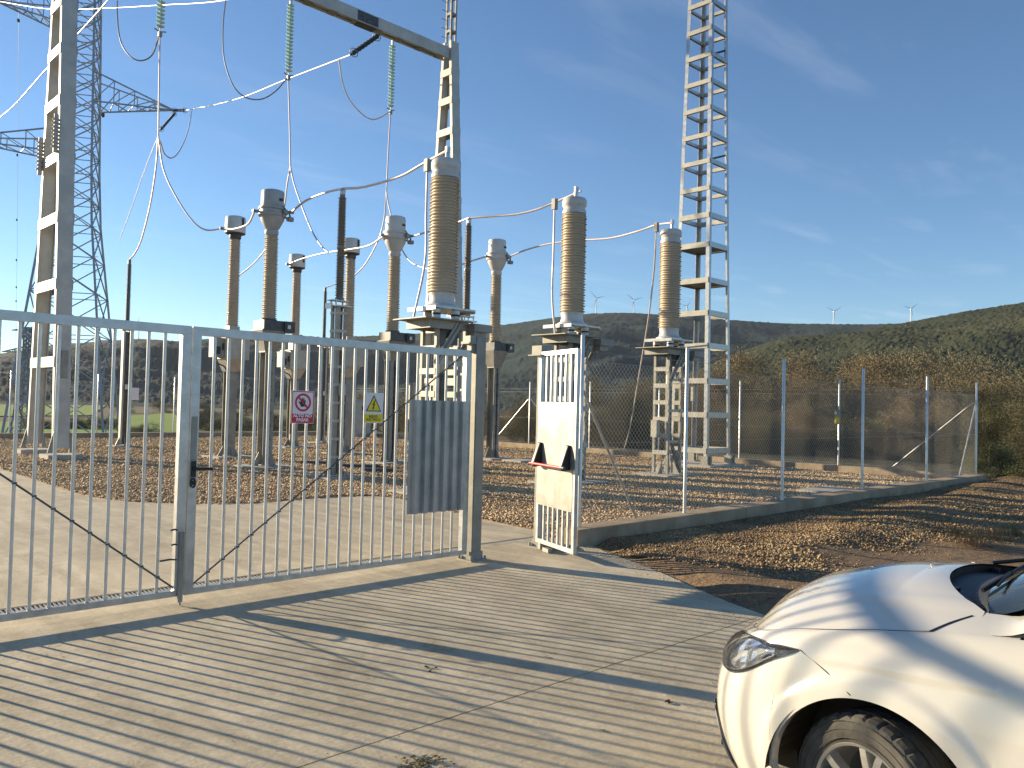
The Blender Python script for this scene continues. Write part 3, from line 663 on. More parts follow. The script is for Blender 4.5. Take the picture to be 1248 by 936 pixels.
c = copy_tree(ar); c.location = (11.9, 22.45, 0); c['label'] = 'slim grey arrester just left of the near grey post insulator, far back by the wall'

# ------------------------------------------------------------------ gantry: two battened columns and a beam
GY = 18.38
GT = thing('gantry', (.75, GY, 0), 'tall steel gantry of two tapering battened columns joined by a box beam', 'gantry')
def half(z): return 1.27-.0625*z
def column(ux, ztop, mlabel=None, sleeves=False):
    col = MB(); bases = []
    for s in (-1, 1):
        w, t, fl = .40, .022, .14
        a = [(-w/2, s*half(0)), (w/2, s*half(0))]
        def chan(z): y = s*half(z); return [(-w/2, y-s*.0), (w/2, y), (w/2, y-s*t), (-w/2, y-s*t)]
        z0, z1 = .3, ztop
        y0, y1 = s*half(z0), s*half(z1)
        def slab(xa, xb, da, db):
            vs = []
            for z, y in ((z0, y0), (z1, y1)):
                vs += [(xa, y-s*da, z), (xb, y-s*da, z), (xb, y-s*db, z), (xa, y-s*db, z)]
            col.add(vs, [(0, 1, 2, 3), (4, 5, 6, 7), (0, 1, 5, 4), (1, 2, 6, 5), (2, 3, 7, 6), (3, 0, 4, 7)])
        slab(-w/2, w/2, 0, t); slab(-w/2, -w/2+.02, t, fl); slab(w/2-.02, w/2, t, fl)
        base = MB(); base.bb((-.42, s*half(0)-.4, -.2), (.42, s*half(0)+.4, .14)); bases.append(base)
    root = bpy.data.objects.new('column', col.mesh('column', M['column_steel'])); COL.objects.link(root); adopt(root, GT); root.location = (ux, 0, 0)
    for base in bases: base.build('footing', M['plinth'], root)
    g = MB()
    for s in (-1, 1):
        for q in (-1, 1):
            y = s*half(.2); g.add([(q*.2, y, .17), (q*.34, y, .17), (q*.2, y, .75), (q*.2, y+.015, .17), (q*.34, y+.015, .17), (q*.2, y+.015, .75)], [(0, 1, 2), (3, 5, 4), (0, 3, 4, 1), (1, 4, 5, 2), (0, 2, 5, 3)])
    g.build('gusset', M['galv_dull'], root)['kind'] = 'stuff'
    for z in (2.45, 4.55, 6.35, 8.05, 9.6, 11.05, 12.4, 13.65, 14.8):
        for sx in (-1, 1):
            b = MB(); y = half(z+.15); b.bb((sx*.203, -y, z), (sx*.218, y, z+.28)); b.build('batten', M['pale_steel'] if sx < 0 else M['galv_dull'], root)  # sunlit face gets paler battens, far face darker: light put into the colour
    return root
cl = column(0, 16.2)
cr_ = column(14.05, 16.2)
for s, z0 in ((-1, 8.35), (1, 8.0)):       # ribbed sleeves on the left column's flanges
    m = MB(); m.lathe([(.06, z0-.1)]+ribs(.06, .06, z0, z0+.85, 8, .05)+[(.06, z0+.95)], 16, (-.27, s*half(z0+.3)-s*.05, 0)); m.build('ribbed_sleeve', M['rib_grey'], cl, 60)
m = MB()                                   # small box and pipe on the near leg
m.bb((-.05, -half(3)-.06, 2.15), (.12, -half(3)-.0, 2.9)); m.build('cable_box', M['galv_dull'], cl)
# slimmer mast with step bolts going on above the beam end
m = MB()
for a in (-1, 1):
    for s in (-1, 1): m.bb((a*.12-.035, s*.13-.035, 16.2), (a*.12+.035, s*.13+.035, 21))
for i in range(7): m.bb((-.15, -.15, 16.6+i*.7), (.15, .15, 16.7+i*.7))
tp = m.build('top_mast', M['galv_dull'], cr_)
m = MB()
for i in range(12): m.tube([(-.15, .12, 16.4+i*.36), (-.42, .12, 16.4+i*.36), (-.42, .12, 16.45+i*.36)], .012, 6)
m.build('step_bolts', M['galv_dull'], tp)
m = MB()
zb, zt = 15.47, 15.90
for s in (-1, 1):
    y = s*.19
    m.bb((.22, y-.012, zb), (13.83, y+.012, zt)); m.bb((.22, y-s*.11, zb), (13.83, y+.0, zb+.03)); m.bb((.22, y-s*.11, zt-.03), (13.83, y+.0, zt))
bm_ = m.build('beam', M['column_steel'], GT)
me1 = MB().bb((-.14, -.177, 0), (.14, .177, .015)).mesh('batten', M['galv_dull'])
for i in range(14): link('batten', me1, bm_, (.8+i*.97, 0, zb-.017)); link('batten', me1, bm_, (.8+i*.97, 0, zt+.002))
for ux in (4.7, 9.95):
    m = MB()
    for s in (-1, 1):
        m.bb((ux-.45, s*.202, zb+.04), (ux+.45, s*.217, zt-.04))
        for i in range(6):
            for j in (0, 1, 2): m.lathe([(.018, 0), (.018, .03)], 6, (ux-.36+i*.145, s*.217, zb+.09+j*.125), Matrix.Rotation(-s*math.pi/2, 3, 'X'))
    m.bb((ux-.4, -.17, zb-.035), (ux+.4, .17, zb-.018)); m.build('splice_plate', M['dark_steel'], bm_)

# ------------------------------------------------------------------ open square mast
def make_mast():
    cx, cy = 16.05, 7.30
    t = thing('lattice_mast', (cx, cy, 0), 'very tall open square steel mast with flat rung plates inside the fence', 'mast')
    hw = lambda z: .68-.0165*z
    m = MB(); m.bb((-1, -1, -.2), (1, 1, .08)); m.build('plinth', M['plinth'], t)
    H = 24
    for a in (-1, 1):
        for b in (-1, 1):
            m = MB(); z0, z1 = .12, H; w, th = .12, .016
            def S2(xa, ya, xb, yb):
                vs = []
                for z in (z0, z1):
                    h_ = hw(z); x0, y0 = a*(h_-xa), b*(h_-ya); x1, y1 = a*(h_-xb), b*(h_-yb)
                    vs += [(x0, y0, z), (x1, y0, z), (x1, y1, z), (x0, y1, z)]
                m.add(vs, [(0, 1, 2, 3), (4, 5, 6, 7), (0, 1, 5, 4), (1, 2, 6, 5), (2, 3, 7, 6), (3, 0, 4, 7)])
            S2(0, 0, w, th); S2(0, th, th, w)
            lg = m.build('leg', M['galv'], t)
            f = MB(); f.bb((a*.66-.15, b*.66-.15, .08), (a*.66+.15, b*.66+.15, .11))
            for q in (-1, 1): f.bb((a*.66+q*.1-.03, b*.66-.11, .11), (a*.66+q*.1+.03, b*.66+.11, .34))
            f.build('foot', M['galv_dull'], lg)
    zs = [.42, 1.50, 2.53, 3.6, 4.6, 5.6, 6.7, 7.6]+[8.45+.835*i for i in range(18)]
    for z in zs:
        h_ = hw(z); bh = .16 if z < 8 else .135
        for k in range(4):
            m = MB()
            m.bb((-h_+.02, -h_-.014, z), (h_-.02, -h_-.001, z+bh)); m.bb((-h_+.02, -h_, z), (h_-.02, -h_+.07, z+.012))
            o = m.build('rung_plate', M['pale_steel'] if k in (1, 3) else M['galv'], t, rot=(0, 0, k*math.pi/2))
    for z in (5.62, 6.72):
        h_ = hw(z)-.02; m = MB(); m.bb((-h_, -h_, z+.02), (h_, h_, z+.035)); m.build('platform_plate', M['galv_dull'], t)
    for z in (9.35, 12.68):
        m = MB(); h_ = hw(z)-.03; m.bar((-h_, h_, z+.02), (h_, -h_, z+.4), .05); m.build('brace', M['dark_steel'], t)
    m = MB(); m.bb((-.05, .25, 2.0), (.05, .33, 2.5)); m.build('junction_box', M['pale_steel'], t)
make_mast()

# ------------------------------------------------------------------ pylons and wind turbines
def lattice(m, half, z0, levels, w):
    """four legs' bracing: X panels on each face"""
    for za, zb in zip(levels, levels[1:]):
        ha, hb = half(za), half(zb)
        for k in range(4):
            Mz = Matrix.Rotation(k*math.pi/2, 3, 'Z')
            m.bar(Mz @ V3((-ha, -ha, za)), Mz @ V3((hb, -hb, zb)), w); m.bar(Mz @ V3((ha, -ha, za)), Mz @ V3((-hb, -hb-w, zb)), w)
            m.bar(Mz @ V3((-hb, -hb, zb)), Mz @ V3((hb, -hb, zb)), w*.8)
def pylon(px, Y, base_z, H, half, arms, label, name, m_, w, adir, panel=1.0):
    c = at(px, 500, Y); t = thing(name, (c.x, c.y, base_z), label, 'pylon', rz=math.atan2(adir[1], adir[0]))
    for a in (-1, 1):
        for b in (-1, 1):
            m = MB(); n = 10
            for i in range(n):
                za, zb = H*i/n, H*(i+1)/n
                m.bar((a*half(za), b*half(za), za), (a*half(zb), b*half(zb), zb), w*1.9)
            m.build('leg', m_, t)
    lv = [0.]
    while lv[-1] < H: lv.append(min(H, lv[-1]+max(.9*panel, half(lv[-1])*1.25*panel)))
    m = MB(); lattice(m, half, 0, lv, w); m.build('bracing', m_, t)
    for (z, L, hr, drop) in arms:
        m = MB(); s = 1 if L > 0 else -1; h0 = half(z); tip = (L, 0, z+drop); n = 4
        zt_ = z+hr
        for b in (-1, 1):
            A0 = V3((s*h0, b*h0, z)); A1 = V3((s*h0, b*h0, zt_)); T = V3(tip)
            m.bar(A0, T, w*1.3); m.bar(A1, T, w*1.3)
            for i in range(n):
                p, q = A0.lerp(T, i/n), A1.lerp(T, (i+1)/n); m.bar(p, q, w*.8)
                m.bar(A0.lerp(T, (i+1)/n), A1.lerp(T, (i+1)/n), w*.8) if i < n-1 else None
        for i in range(n):
            A0, B0 = V3((s*h0, -h0, z)), V3((s*h0, h0, z)); T = V3(tip)
            m.bar(A0.lerp(T, i/n), B0.lerp(T, (i+.5)/n), w*.8); m.bar(B0.lerp(T, (i+.5)/n), A0.lerp(T, (i+1)/n), w*.8)
        m.build('crossarm', m_, t)
    return t
ad = V3((UX[0]*6+FX[0]*1.7, UX[1]*6+FX[1]*1.7, 0)).normalized()
PZ = -1.2; PC = at(80, 500, 54.5)
def ph(z):
    return 2.9-(2.9-1.3)*min(1, z/15.5) if z < 15.5 else 1.3-.022*(z-15.5)
py_ = pylon(80, 54.5, PZ, 36, ph, [(21.2-PZ, 6.0, 2.0, .35), (17.6-PZ, -7.3, 1.5, .55), (26.2-PZ, -5.1, 1.9, 1.25), (32-PZ, 4.5, 1.6, .4)],
            'large lattice pylon with staggered crossarms rising behind the left gantry column', 'pylon', M['pylon'], .065, ad)
m = MB()                                   # step bolts on one leg
for i in range(60):
    z = 3+i*.5; h = ph(z); m.bar((h, -h, z), (h+.28, -h, z), .03)
m.build('step_bolts', M['pylon'], py_)
def tipw(L, z): return V3((PC.x, PC.y, 0))+ad*L+V3((0, 0, z))
TIP_R, TIP_L, TIP_U = tipw(6.0, 21.55), tipw(-7.3, 18.15), tipw(-5.1, 27.45)
pylon(30, 230, -13, 33.5, lambda z: 2.6-1.9*min(1, z/26), [(26.5, 7, 1.5, 0), (26.5, -7, 1.5, 0), (32.6, 4.5, .6, 0), (32.6, -4.5, .6, 0)],
      'small distant lattice pylon on the plain beyond the far left fence posts', 'pylon', M['pylon_far'], .16, (UX[0], UX[1]), 1.4)

def turbine(hub, blades, Lb, base_y, Y, label):
    p = at(hub[0], hub[1], Y); H = (base_y-hub[1])/FPX*Y
    t = thing('wind_turbine', (p.x, p.y, p.z-H), label, 'wind turbine', 'wind turbines along the hill ridge')
    m = MB(); m.tube([(0, 0, 0), (0, 0, H)], [2.6, 1.5], 10); m.build('tower', M['turbine'], t)
    fw = V3((-FX[0], -FX[1], 0)); m = MB(); m.bar(V3((0, 0, H))-fw*5, V3((0, 0, H))+fw*4, 3.6); m.build('nacelle', M['turbine'], t)
    m = MB(); m.tube([V3((0, 0, H))+fw*4, V3((0, 0, H))+fw*8], [2.2, .8], 8); m.build('hub', M['turbine'], t)
    for k in range(3):
        a = math.atan2(-(blades[1]), blades[0])+k*2*math.pi/3
        d = V3((UX[0]*math.cos(a), UX[1]*math.cos(a), math.sin(a))); c = V3((0, 0, H))+fw*6
        e = V3((-UX[0]*math.sin(a), -UX[1]*math.sin(a), math.cos(a)))
        m = MB(); L = Lb*Y/FPX
        secs = []
        for q, w in ((0, 1.6), (.12, 3.6), (.5, 2.4), (1, .7)):
            o = c+d*L*q; secs += [o+e*w*.5, o+fw*.35*w*.5, o-e*w*.5, o-fw*.35*w*.5]
        m.add(secs, [(i*4+j, i*4+(j+1) % 4, (i+1)*4+(j+1) % 4, (i+1)*4+j) for i in range(3) for j in range(4)]+[(0, 3, 2, 1), (12, 13, 14, 15)])
        m.build('blade', M['turbine'], t)
for a in (((727, 363.5), (11.5, -3), 11.5, 392, 3650, 'left one of the two wind turbines between the middle and farthest breaker poles'),
          ((772.5, 366), (11, -4), 11.5, 394, 3650, 'right one of the two wind turbines between the middle and farthest breaker poles'),
          ((837, 373), (5, -6), 7.5, 395, 3900, 'wind turbine half hidden behind the lattice mast'),
          ((1016, 379.5), (9, -5.5), 10.5, 405, 3700, 'left one of the two wind turbines at the right end of the ridge'),
          ((1110, 376.5), (9, -8), 11, 402, 3700, 'right one of the two wind turbines at the right end of the ridge'),
          ((169.5, 396), (8, 5), 9, 425, 3700, 'wind turbine over the left hills, seen beside the leftmost arrester')): turbine(*a)

# ------------------------------------------------------------------ insulator strings and conductors
def string_(loc, L, label):
    t = thing('glass_insulator_string', loc, label, 'insulator string', 'green glass insulator strings hanging from the gantry beam')
    n = 19; h = L/n
    m = MB(); m.lathe([(.012, -h*.86), (.03, -h*.78), (.075, -h*.60), (.125, -h*.40), (.128, -h*.34), (.06, -h*.12), (.045, -h*.05), (.02, 0)], 14); me = m.mesh('glass_disc', M['glass_green'], 50)
    for i in range(n): link('glass_disc', me, t, (0, 0, -.18-i*h))
    m = MB(); m.tube([(0, 0, 0), (0, 0, -L-.35)], .014, 6); m.bb((-.04, -.04, -.2), (.04, .04, .0)); m.build('rod', M['galv'], t)
    m = MB(); m.tube([(-.18, 0, -L-.22), (0, 0, -L-.27), (.18, 0, -L-.22)], .02, 6); m.bb((-.05, -.05, -L-.42), (.05, .05, -L-.27)); m.build('end_fitting', M['galv_dull'], t)
    return V3(loc)+V3((0, 0, -L-.40))
GB = []
for px, by, lb in ((195, 42, 'left green glass insulator string, near the gantry column'), (351.5, 95, 'middle green glass insulator string hanging above the grey headed transformer'), (476, 137, 'right green glass insulator string hanging from the beam beside the dark rod insulator')):
    # v plane of the beam
    d = ray(px, by); k = (GY-CAM.y)/d.y; p = CAM+d*k
    GB.append(string_((p.x, GY, 15.36), 15.36-p.z-.35, lb))

def wire(name, label, A, mid, B, r=.022, m='cable', cat='cable', n=6, group=None):
    """a conductor through photo-read points whose distance runs evenly from A to B"""
    A, B = V3(A), V3(B); ya, yb = ahead(A), ahead(B)
    def pj(p): v = p-CAM; z = v.dot(_f); return (624+FPX*v.dot(_r2)/z, 468-FPX*v.dot(_u2)/z)
    P = [pj(A)]+list(mid)+[pj(B)]; ac = [0.]
    for a, b in zip(P, P[1:]): ac.append(ac[-1]+math.hypot(b[0]-a[0], b[1]-a[1]))
    pts = [A]+[at(p[0], p[1], ya+(yb-ya)*ac[i+1]/ac[-1]) for i, p in enumerate(mid)]+[B]
    o = MB().tube(catmull(pts, n), r, 8).build(name, M[m], None, 60)
    return tag(o, label, cat, group)
top = lambda X, Y, Z: V3((X, Y, Z))
# phase conductors in the yard
wire('conductor', 'short conductor from the grey headed transformer to the near grey post insulator', (4.03+.5, 12.25, 6.54), [(372, 245), (396, 235)], (4.0, 9.05, 6.50), .027)
wire('conductor', 'thick sagging conductor rising from the near post insulator to the nearest breaker pole', (4.0, 9.05, 6.50), [(440, 228.5), (468, 221.5), (492, 213), (513, 201)], (4.04, YB[0], 6.64), .027)
wire('conductor', 'conductor from the middle white headed transformer passing behind the nearest breaker pole', (7.86+.5, 12.1, 6.54), [(520, 283), (545, 276)], (7.75, 9.0, 6.50), .027)
wire('conductor', 'thick sagging conductor ending on top of the middle breaker pole', (7.75, 9.0, 6.50), [(600, 263.5), (630, 261), (655, 255), (680, 245)], (7.99, YB[1], 6.64), .027)
wire('conductor', 'long sagging conductor ending on top of the farthest breaker pole', (11.85+.5, 12.2, 6.54), [(640, 305), (670, 297), (705, 293), (745, 290), (780, 281), (800, 274)], (11.96, YB[2], 6.64), .027)
wire('conductor', 'conductor between the leftmost drum head and the grey headed transformer', (4.45, 15.88, 6.62), [(285, 279), (302, 273)], (4.03-.5, 12.25, 6.40), .027)
wire('conductor', 'conductor running from the farthest drum head to the middle white headed transformer', (8.84, 19.9, 6.62), [(356, 320), (376, 313), (400, 307.5), (425, 304), (450, 299)], (7.86-.5, 12.1, 6.40), .027)
wire('conductor', 'short conductor left of the rightmost white headed transformer, going behind the nearest breaker pole', (11.85-.5, 12.2, 6.40), [(575, 318), (560, 323)], at(535, 327, 24), .027)
# earth leads of the breakers
for x, y, mid, end, lb in ((XB[0], YB[0], [(519.5, 260), (518, 320)], (XB[0]-.6, YB[0]+.1, 3.3), 'thin lead dropping beside the nearest breaker pole'),
                           (XB[1], YB[1], [(674.5, 310), (673, 360)], (XB[1]-.55, YB[1], 3.3), 'thin lead dropping beside the middle breaker pole'),
                           (XB[2], YB[2], [(797, 330), (790, 390), (780, 450), (768, 520)], None, 'long slack lead falling from the farthest breaker pole to the gravel')):
    st = {XB[0]: (521, 203), XB[1]: (676, 250), XB[2]: (800, 278)}[x]
    A = at(*st, ahead((x-.2, y, 0))-.1)
    B = V3(end) if end else onz(759, 553, .03)
    wire('lead', lb, A, mid, B, .022, 'cable', 'cable')
    q = MB().bb((-.05, -.05, -.1), (.05, .05, .14)); tag(q.build('wire_clamp', M['galv_dull'], loc=A), 'small clamp holding the '+lb.split(' dropping')[0].split(' falling')[0]+(' on the conductor at the '+('nearest' if x == XB[0] else 'middle' if x == XB[1] else 'farthest')+' breaker pole'), 'clamp')
# drops from the strings
f1 = at(193, 166, ahead((4.4, 18.2, 0))); f2 = at(354, 203, ahead((7.6, 17.8, 0))); f3 = at(471, 234, ahead((11.6, 17.8, 0)))
wire('drop_cable', 'straight cable hanging from the left glass string', GB[0], [(194, 100)], f1, .024)
wire('drop_cable', 'straight cable hanging from the middle glass string', GB[1], [(353, 150)], f2, .024)
wire('drop_cable', 'straight cable hanging from the right glass string', GB[2], [(473, 190)], f3, .024)
wire('branch_cable', 'curved cable running down to the slim arrester at the left', f1, [(190, 205), (183, 250), (173, 290), (165, 308)], (4.1, 22.2, 6.36), .024)
wire('branch_cable', 'curved cable sweeping from the left drop down to the leftmost drum head', f1, [(199, 205), (212, 235), (232, 266), (250, 280)], (4.45, 15.88, 6.62), .024)
wire('branch_cable', 'cable passing behind the grey headed transformer and curving up at its left', f2, [(350, 225), (346, 255), (336, 285), (320, 309), (306, 324)], (8.1, 22.3, 6.36), .024)
wire('branch_cable', 'cable curving from the middle drop cable to the conductor beside the near post insulator', f2, [(358, 222), (366, 246), (380, 281), (392, 300)], at(400, 307.5, 21.3), .024)
wire('branch_cable', 'cable swinging down from the right drop cable to the small far arrester', f3, [(468, 268), (460, 295), (445, 322), (430, 337), (415, 344)], (11.9, 22.45, 6.36), .024)
wire('branch_cable', 'cable curving from the right drop cable to behind the nearest breaker pole', f3, [(474, 252), (483, 285), (492, 308), (505, 322)], at(530, 330, 23.5), .024)
wire('slack_wire', 'very thin slack wire left of the left drop cable', f1, [(183, 190), (170, 225), (158, 260)], at(146, 292, 34), .012)
# line conductors to the pylon
bx = lambda u_: V3((u_, GY-.3, 15.45))
def rod_ins(A, B, label):
    A, B = V3(A), V3(B); t = (B-A).normalized(); L = (B-A).length
    q = t.to_track_quat('Z', 'Y').to_matrix()
    m = MB(); m.lathe([(.03, 0)]+ribs(.04, .04, .15, L-.15, max(8, int(L/.11)), .05)+[(.03, L)], 14, A, q); o = m.build('rod_insulator', M['dark_steel'], None, 60)
    tag(o, label, 'insulator')
    for z in (.22, L-.22):
        m = MB(); m.tube([A+q @ V3((.16*math.cos(g_*.524), .16*math.sin(g_*.524), z)) for g_ in range(13)], .016, 6, False); m.build('grading_ring', M['galv_dull'], o)
    return o
c1 = at(427, 67, ahead((10.5, 17.5, 0))-.4); c0 = at(463, 42, ahead(bx(11.35))-.2)
rod_ins(c1, c0, 'dark rod insulator slanting up to the beam near the right glass string')
t0 = at(226, 134.5, ahead(TIP_R)-3.2)
rod_ins(TIP_R, t0, 'dark rod insulator lying nearly level at the tip of the pylon crossarm')
lowi = at(195, 159, ahead(TIP_R)-2.5)
rod_ins(TIP_R+V3((.1, 0, -.15)), lowi, 'dark rod insulator hanging at a slant below the pylon crossarm tip')
wire('line_conductor', 'line conductor sagging from the pylon crossarm past the middle glass string to the beam', t0, [(265, 127), (300, 117), (345, 98.5), (385, 83)], c1, .028)
wire('line_conductor', 'line conductor crossing the top left corner from the upper crossarm', TIP_U, [(60, 11), (130, 10), (200, 6), (262, 2)], at(330, -12, ahead(bx(4.5))), .024)
wire('line_conductor', 'bright line conductor slanting behind the left gantry column', TIP_L, [(0, 143), (55, 86), (90, 47), (120, 14)], at(150, -22, ahead(bx(2.2))+3), .028)
wire('jumper', 'jumper loop left of the left glass string', at(143, -14, 26), [(143, 20), (147, 50), (158, 68), (172, 74), (186, 66)], GB[0]+V3((0, 0, .1)), .022, 'cable_dark')
wire('jumper', 'long dark jumper loop between the left and middle glass strings', at(277, -14, 27.5), [(272, 30), (273, 70), (283, 102), (298, 118), (318, 121), (336, 111)], GB[1]+V3((0, 0, .1)), .022, 'cable_dark')
wire('jumper', 'jumper loop hanging under the dark rod insulator to the right glass string', at(413, 72, ahead(c1)), [(417, 98), (425, 120), (440, 138), (453, 145.5), (464, 143)], GB[2]+V3((0, 0, .1)), .024)
wire('jumper', 'jumper loop below the pylon crossarm tip', at(234, 133.5, ahead(t0)), [(230, 156), (222, 178), (211, 192), (201, 188)], at(195, 172, ahead(f1)), .03)
wire('far_wire', 'faint thin wire with small markers at the far left edge', at(23, -10, 90), [(22, 150), (21, 300)], at(19, 432, 220), .02, 'cable_dark', n=3)
mk = []
for i, (x, y) in enumerate(((22.5, 25), (21, 189), (20.5, 268), (20, 317), (19.8, 350), (19.6, 367))):
    Y = 90+130*(y/440); m = MB(); m.lathe([(.05, -.25), (.16, -.1), (.16, .1), (.05, .25)], 8); o = m.build('wire_marker', M['dark_steel'], loc=at(x, y, Y)); tag(o, 'small dark marker on the faint wire at the far left edge', 'marker', 'markers on the thin wire at the far left')
o = MB().lathe([(.03, -.2), (.12, -.1), (.12, .12), (.03, .2)], 8).build('wire_marker', M['dark_steel'], loc=at(125.5, 140, 60)); tag(o, 'small dark marker in the sky just right of the pylon body', 'marker')
wire('far_wire', 'thin pale wire crossing low behind the gate at the far left', at(-10, 447, 200), [(10, 445)], at(34, 441, 228), .07, 'cable', n=3)

# ------------------------------------------------------------------ gate
def gate_leaf(name, u0, u1, label, lock_side):
    """leaf hung between u0 (left) and u1 (right)"""
    t = thing(name, (u0, 0, 0), label, 'gate leaf'); L = u1-u0
    zb, zt = .075, 2.30
    MB().bb((.0, -.03, zt-.07), (L, .03, zt)).build('top_rail', M['galv'], t)
    MB().bb((.0, -.025, zb), (L, .025, zb+.05)).build('bottom_rail', M['galv'], t)
    for x in (0.0, L-.075): MB().bb((x, -.031, zb+.051), (x+.075, .031, zt-.071)).build('stile', M['galv'], t)
    me = MB().lathe([(.0135, zb+.052), (.0135, zt-.072)], 10).mesh('bar', M['bar_zinc'], 40)
    n = round((L-.15)/.131)-1
    for i in range(n): link('bar', me, t, (.075+(L-.15)*(i+1)/(n+1), 0, 0))
    a, b = ((L-.05, 0, .13), (.1, 0, 2.25)) if lock_side > 0 else ((.05, 0, .13), (L-.1, 0, 2.25))
    rod = MB().tube([a, b], .0075, 8).build('diagonal_rod', M['dark_steel'], t)
    A_, B_ = V3(a), V3(b)
    m = MB()
    for i in range(n):
        x = .075+(L-.15)*(i+1)/(n+1); k = (x-A_.x)/(B_.x-A_.x)
        if 0 < k < 1: q = A_.lerp(B_, k); m.box(q, (.034, .034, .014))
    m.build('rod_clips', M['dark_steel'], rod)['kind'] = 'stuff'
    return t, L, n
left, LL, _ = gate_leaf('gate_leaf', -6.12, -3.225, 'left leaf of the galvanised bar gate, cut by the left edge of the photo', 1)
right, LR, _ = gate_leaf('gate_leaf', -3.215, -.105, 'right leaf of the galvanised bar gate, carrying two signs and a ribbed sheet', -1)
# lock, handle, latches
m = MB(); m.bb((.012, -.036, .98), (.062, -.0312, 1.55)); m.build('lock_case', M['galv_dull'], right)
m = MB(); m.bb((.02, -.055, 1.05), (.055, -.037, 1.18)); m.tube([(.037, -.05, 1.12), (.037, -.10, 1.12), (.06, -.11, 1.12), (.17, -.11, 1.115)], .013, 8); m.build('handle', M['black'], right, 40)
m = MB(); m.tube([(.037+.02*math.cos(g_*.524), -.045, 1.0+.038*math.sin(g_*.524)) for g_ in range(13)], .006, 6, False); m.bb((.030, -.05, .985), (.044, -.037, 1.015)); m.build('key_plate', M['black'], right)
for z, l in ((.62, .06), (.50, .05), (.38, .14)):
    m = MB(); m.tube([(LL-.07, -.04, z), (LL-.07-l*.4, -.055, z+.01), (LL-.07-l, -.055, z+.005)], .008, 6); m.build('latch_hook', M['dark_steel'], left)
m = MB(); m.bb((LL-.05, -.05, .03), (LL-.01, -.0315, .6)); m.tube([(LL-.03, -.045, 0.005), (LL-.03, -.045, .5)], .009, 6); m.build('drop_bolt', M['galv_dull'], left)
# ribbed sheet on the right leaf
m = MB(); x0, x1, z0, z1 = LR-.84, LR-.082, .57, 1.74; nr = 6; pw = (x1-x0)/nr; prof = []
for i in range(nr): prof += [(x0+i*pw, -.034), (x0+i*pw+pw*.36, -.034), (x0+i*pw+pw*.50, -.075), (x0+i*pw+pw*.86, -.075)]
prof.append((x1, -.034))
vs = [(x, y, z) for z in (z0, z1) for x, y in prof]+[(x, y+.0015, z) for z in (z0, z1) for x, y in prof]; k = len(prof)
fs = []
for i in range(k-1): fs += [(i, i+1, k+i+1, k+i), (2*k+i, 3*k+i, 3*k+i+1, 2*k+i+1), (i, 2*k+i, 2*k+i+1, i+1), (k+i, k+i+1, 3*k+i+1, 3*k+i)]
fs += [(0, k, 3*k, 2*k), (k-1, 3*k-1, 4*k-1, 2*k-1)]
m.add(vs, fs); m.build('ribbed_sheet', M['sheet'], right)

def gate_post(loc, label, w=.14, h=2.46, cap=True):
    t = thing('gate_post', loc, label, 'gate post')
    m = MB(); m.bb((-w/2, -w/2, .012), (w/2, w/2, h)); p = m.build('post', M['galv_dull'], t)
    bv = p.modifiers.new('bevel', 'BEVEL'); bv.width = .008; bv.segments = 2
    m = MB(); m.bb((-w/2-.05, -w/2-.05, .0), (w/2+.05, w/2+.05, .014)); m.bb((-w/2-.012, -w/2-.012, .014), (w/2+.012, w/2+.012, .10))
    for a in (-1, 1):
        for b in (-1, 1): m.lathe([(.014, .014), (.014, .05)], 6, (a*(w/2+.03), b*(w/2+.03), 0))
    m.build('foot_plate', M['galv_dull'], t)
    return t
gp = gate_post((.0, .0, 0), 'thick square steel post that the right gate leaf closes against')
m = MB(); m.bb((-.16, -.06, 2.385), (-.071, .05, 2.46)); m.bb((-.19, -.075, 2.37), (-.072, .06, 2.384)); m.bb((-.125, -.04, 2.28), (-.071, .03, 2.369)); m.build('hinge_block', M['galv_dull'], gp)
m = MB(); m.bb((-.075, -.09, .57), (-.035, -.071, 1.74)); m.build('cover_strip', M['galv_dull'], gp)
gate_post((-6.24, .0, 0), 'thick square steel gate post outside the left edge of the photo')
hp = gate_post((1.20, .12, 0), 'square steel post behind the open pedestrian gate that it hangs on', .10, 2.44)
m = MB(); m.bb((-.14, -.10, 2.33), (.051, .06, 2.44)); m.bb((-.2, -.14, 2.315), (.06, .07, 2.328)); m.build('hinge_block', M['galv_dull'], hp)

# open pedestrian gate
hx, hy = 1.10, .06; fx_, fy_ = .80, -.80
DL = math.hypot(fx_-hx, fy_-hy)
pg = thing('pedestrian_gate', (hx, hy, 0), 'narrow open gate leaf with a pale sheet panel and red push bar', 'pedestrian gate', rz=math.atan2(fy_-hy, fx_-hx))
z0, z1, fw_ = .085, 2.36, .05
for a, b in (((0, -.022, z1-fw_), (DL, .022, z1)), ((0, -.022, z0), (DL, .022, z0+fw_))): MB().bb(a, b).build('rail', M['galv'], pg)
for a, b in (((0, -.0225, z0+fw_+.001), (fw_, .0225, z1-fw_-.001)), ((DL-fw_, -.0225, z0+fw_+.001), (DL, .0225, z1-fw_-.001))): MB().bb(a, b).build('stile', M['galv'], pg)
me = MB().bb((-.013, -.013, z0+fw_+.001), (.013, .013, z1-fw_-.001)).mesh('bar', M['galv'])
for i in range(6): link('bar', me, pg, (fw_+(DL-2*fw_)*(i+1)/7, 0, 0))
MB().bb((.012, -.0265, .54), (DL-.045, -.0235, 1.76)).build('sheet_panel', M['door_sheet'], pg)
MB().bb((.012, .0235, .54), (DL-.045, .0265, 1.76)).build('sheet_panel', M['door_sheet'], pg)
pb = []
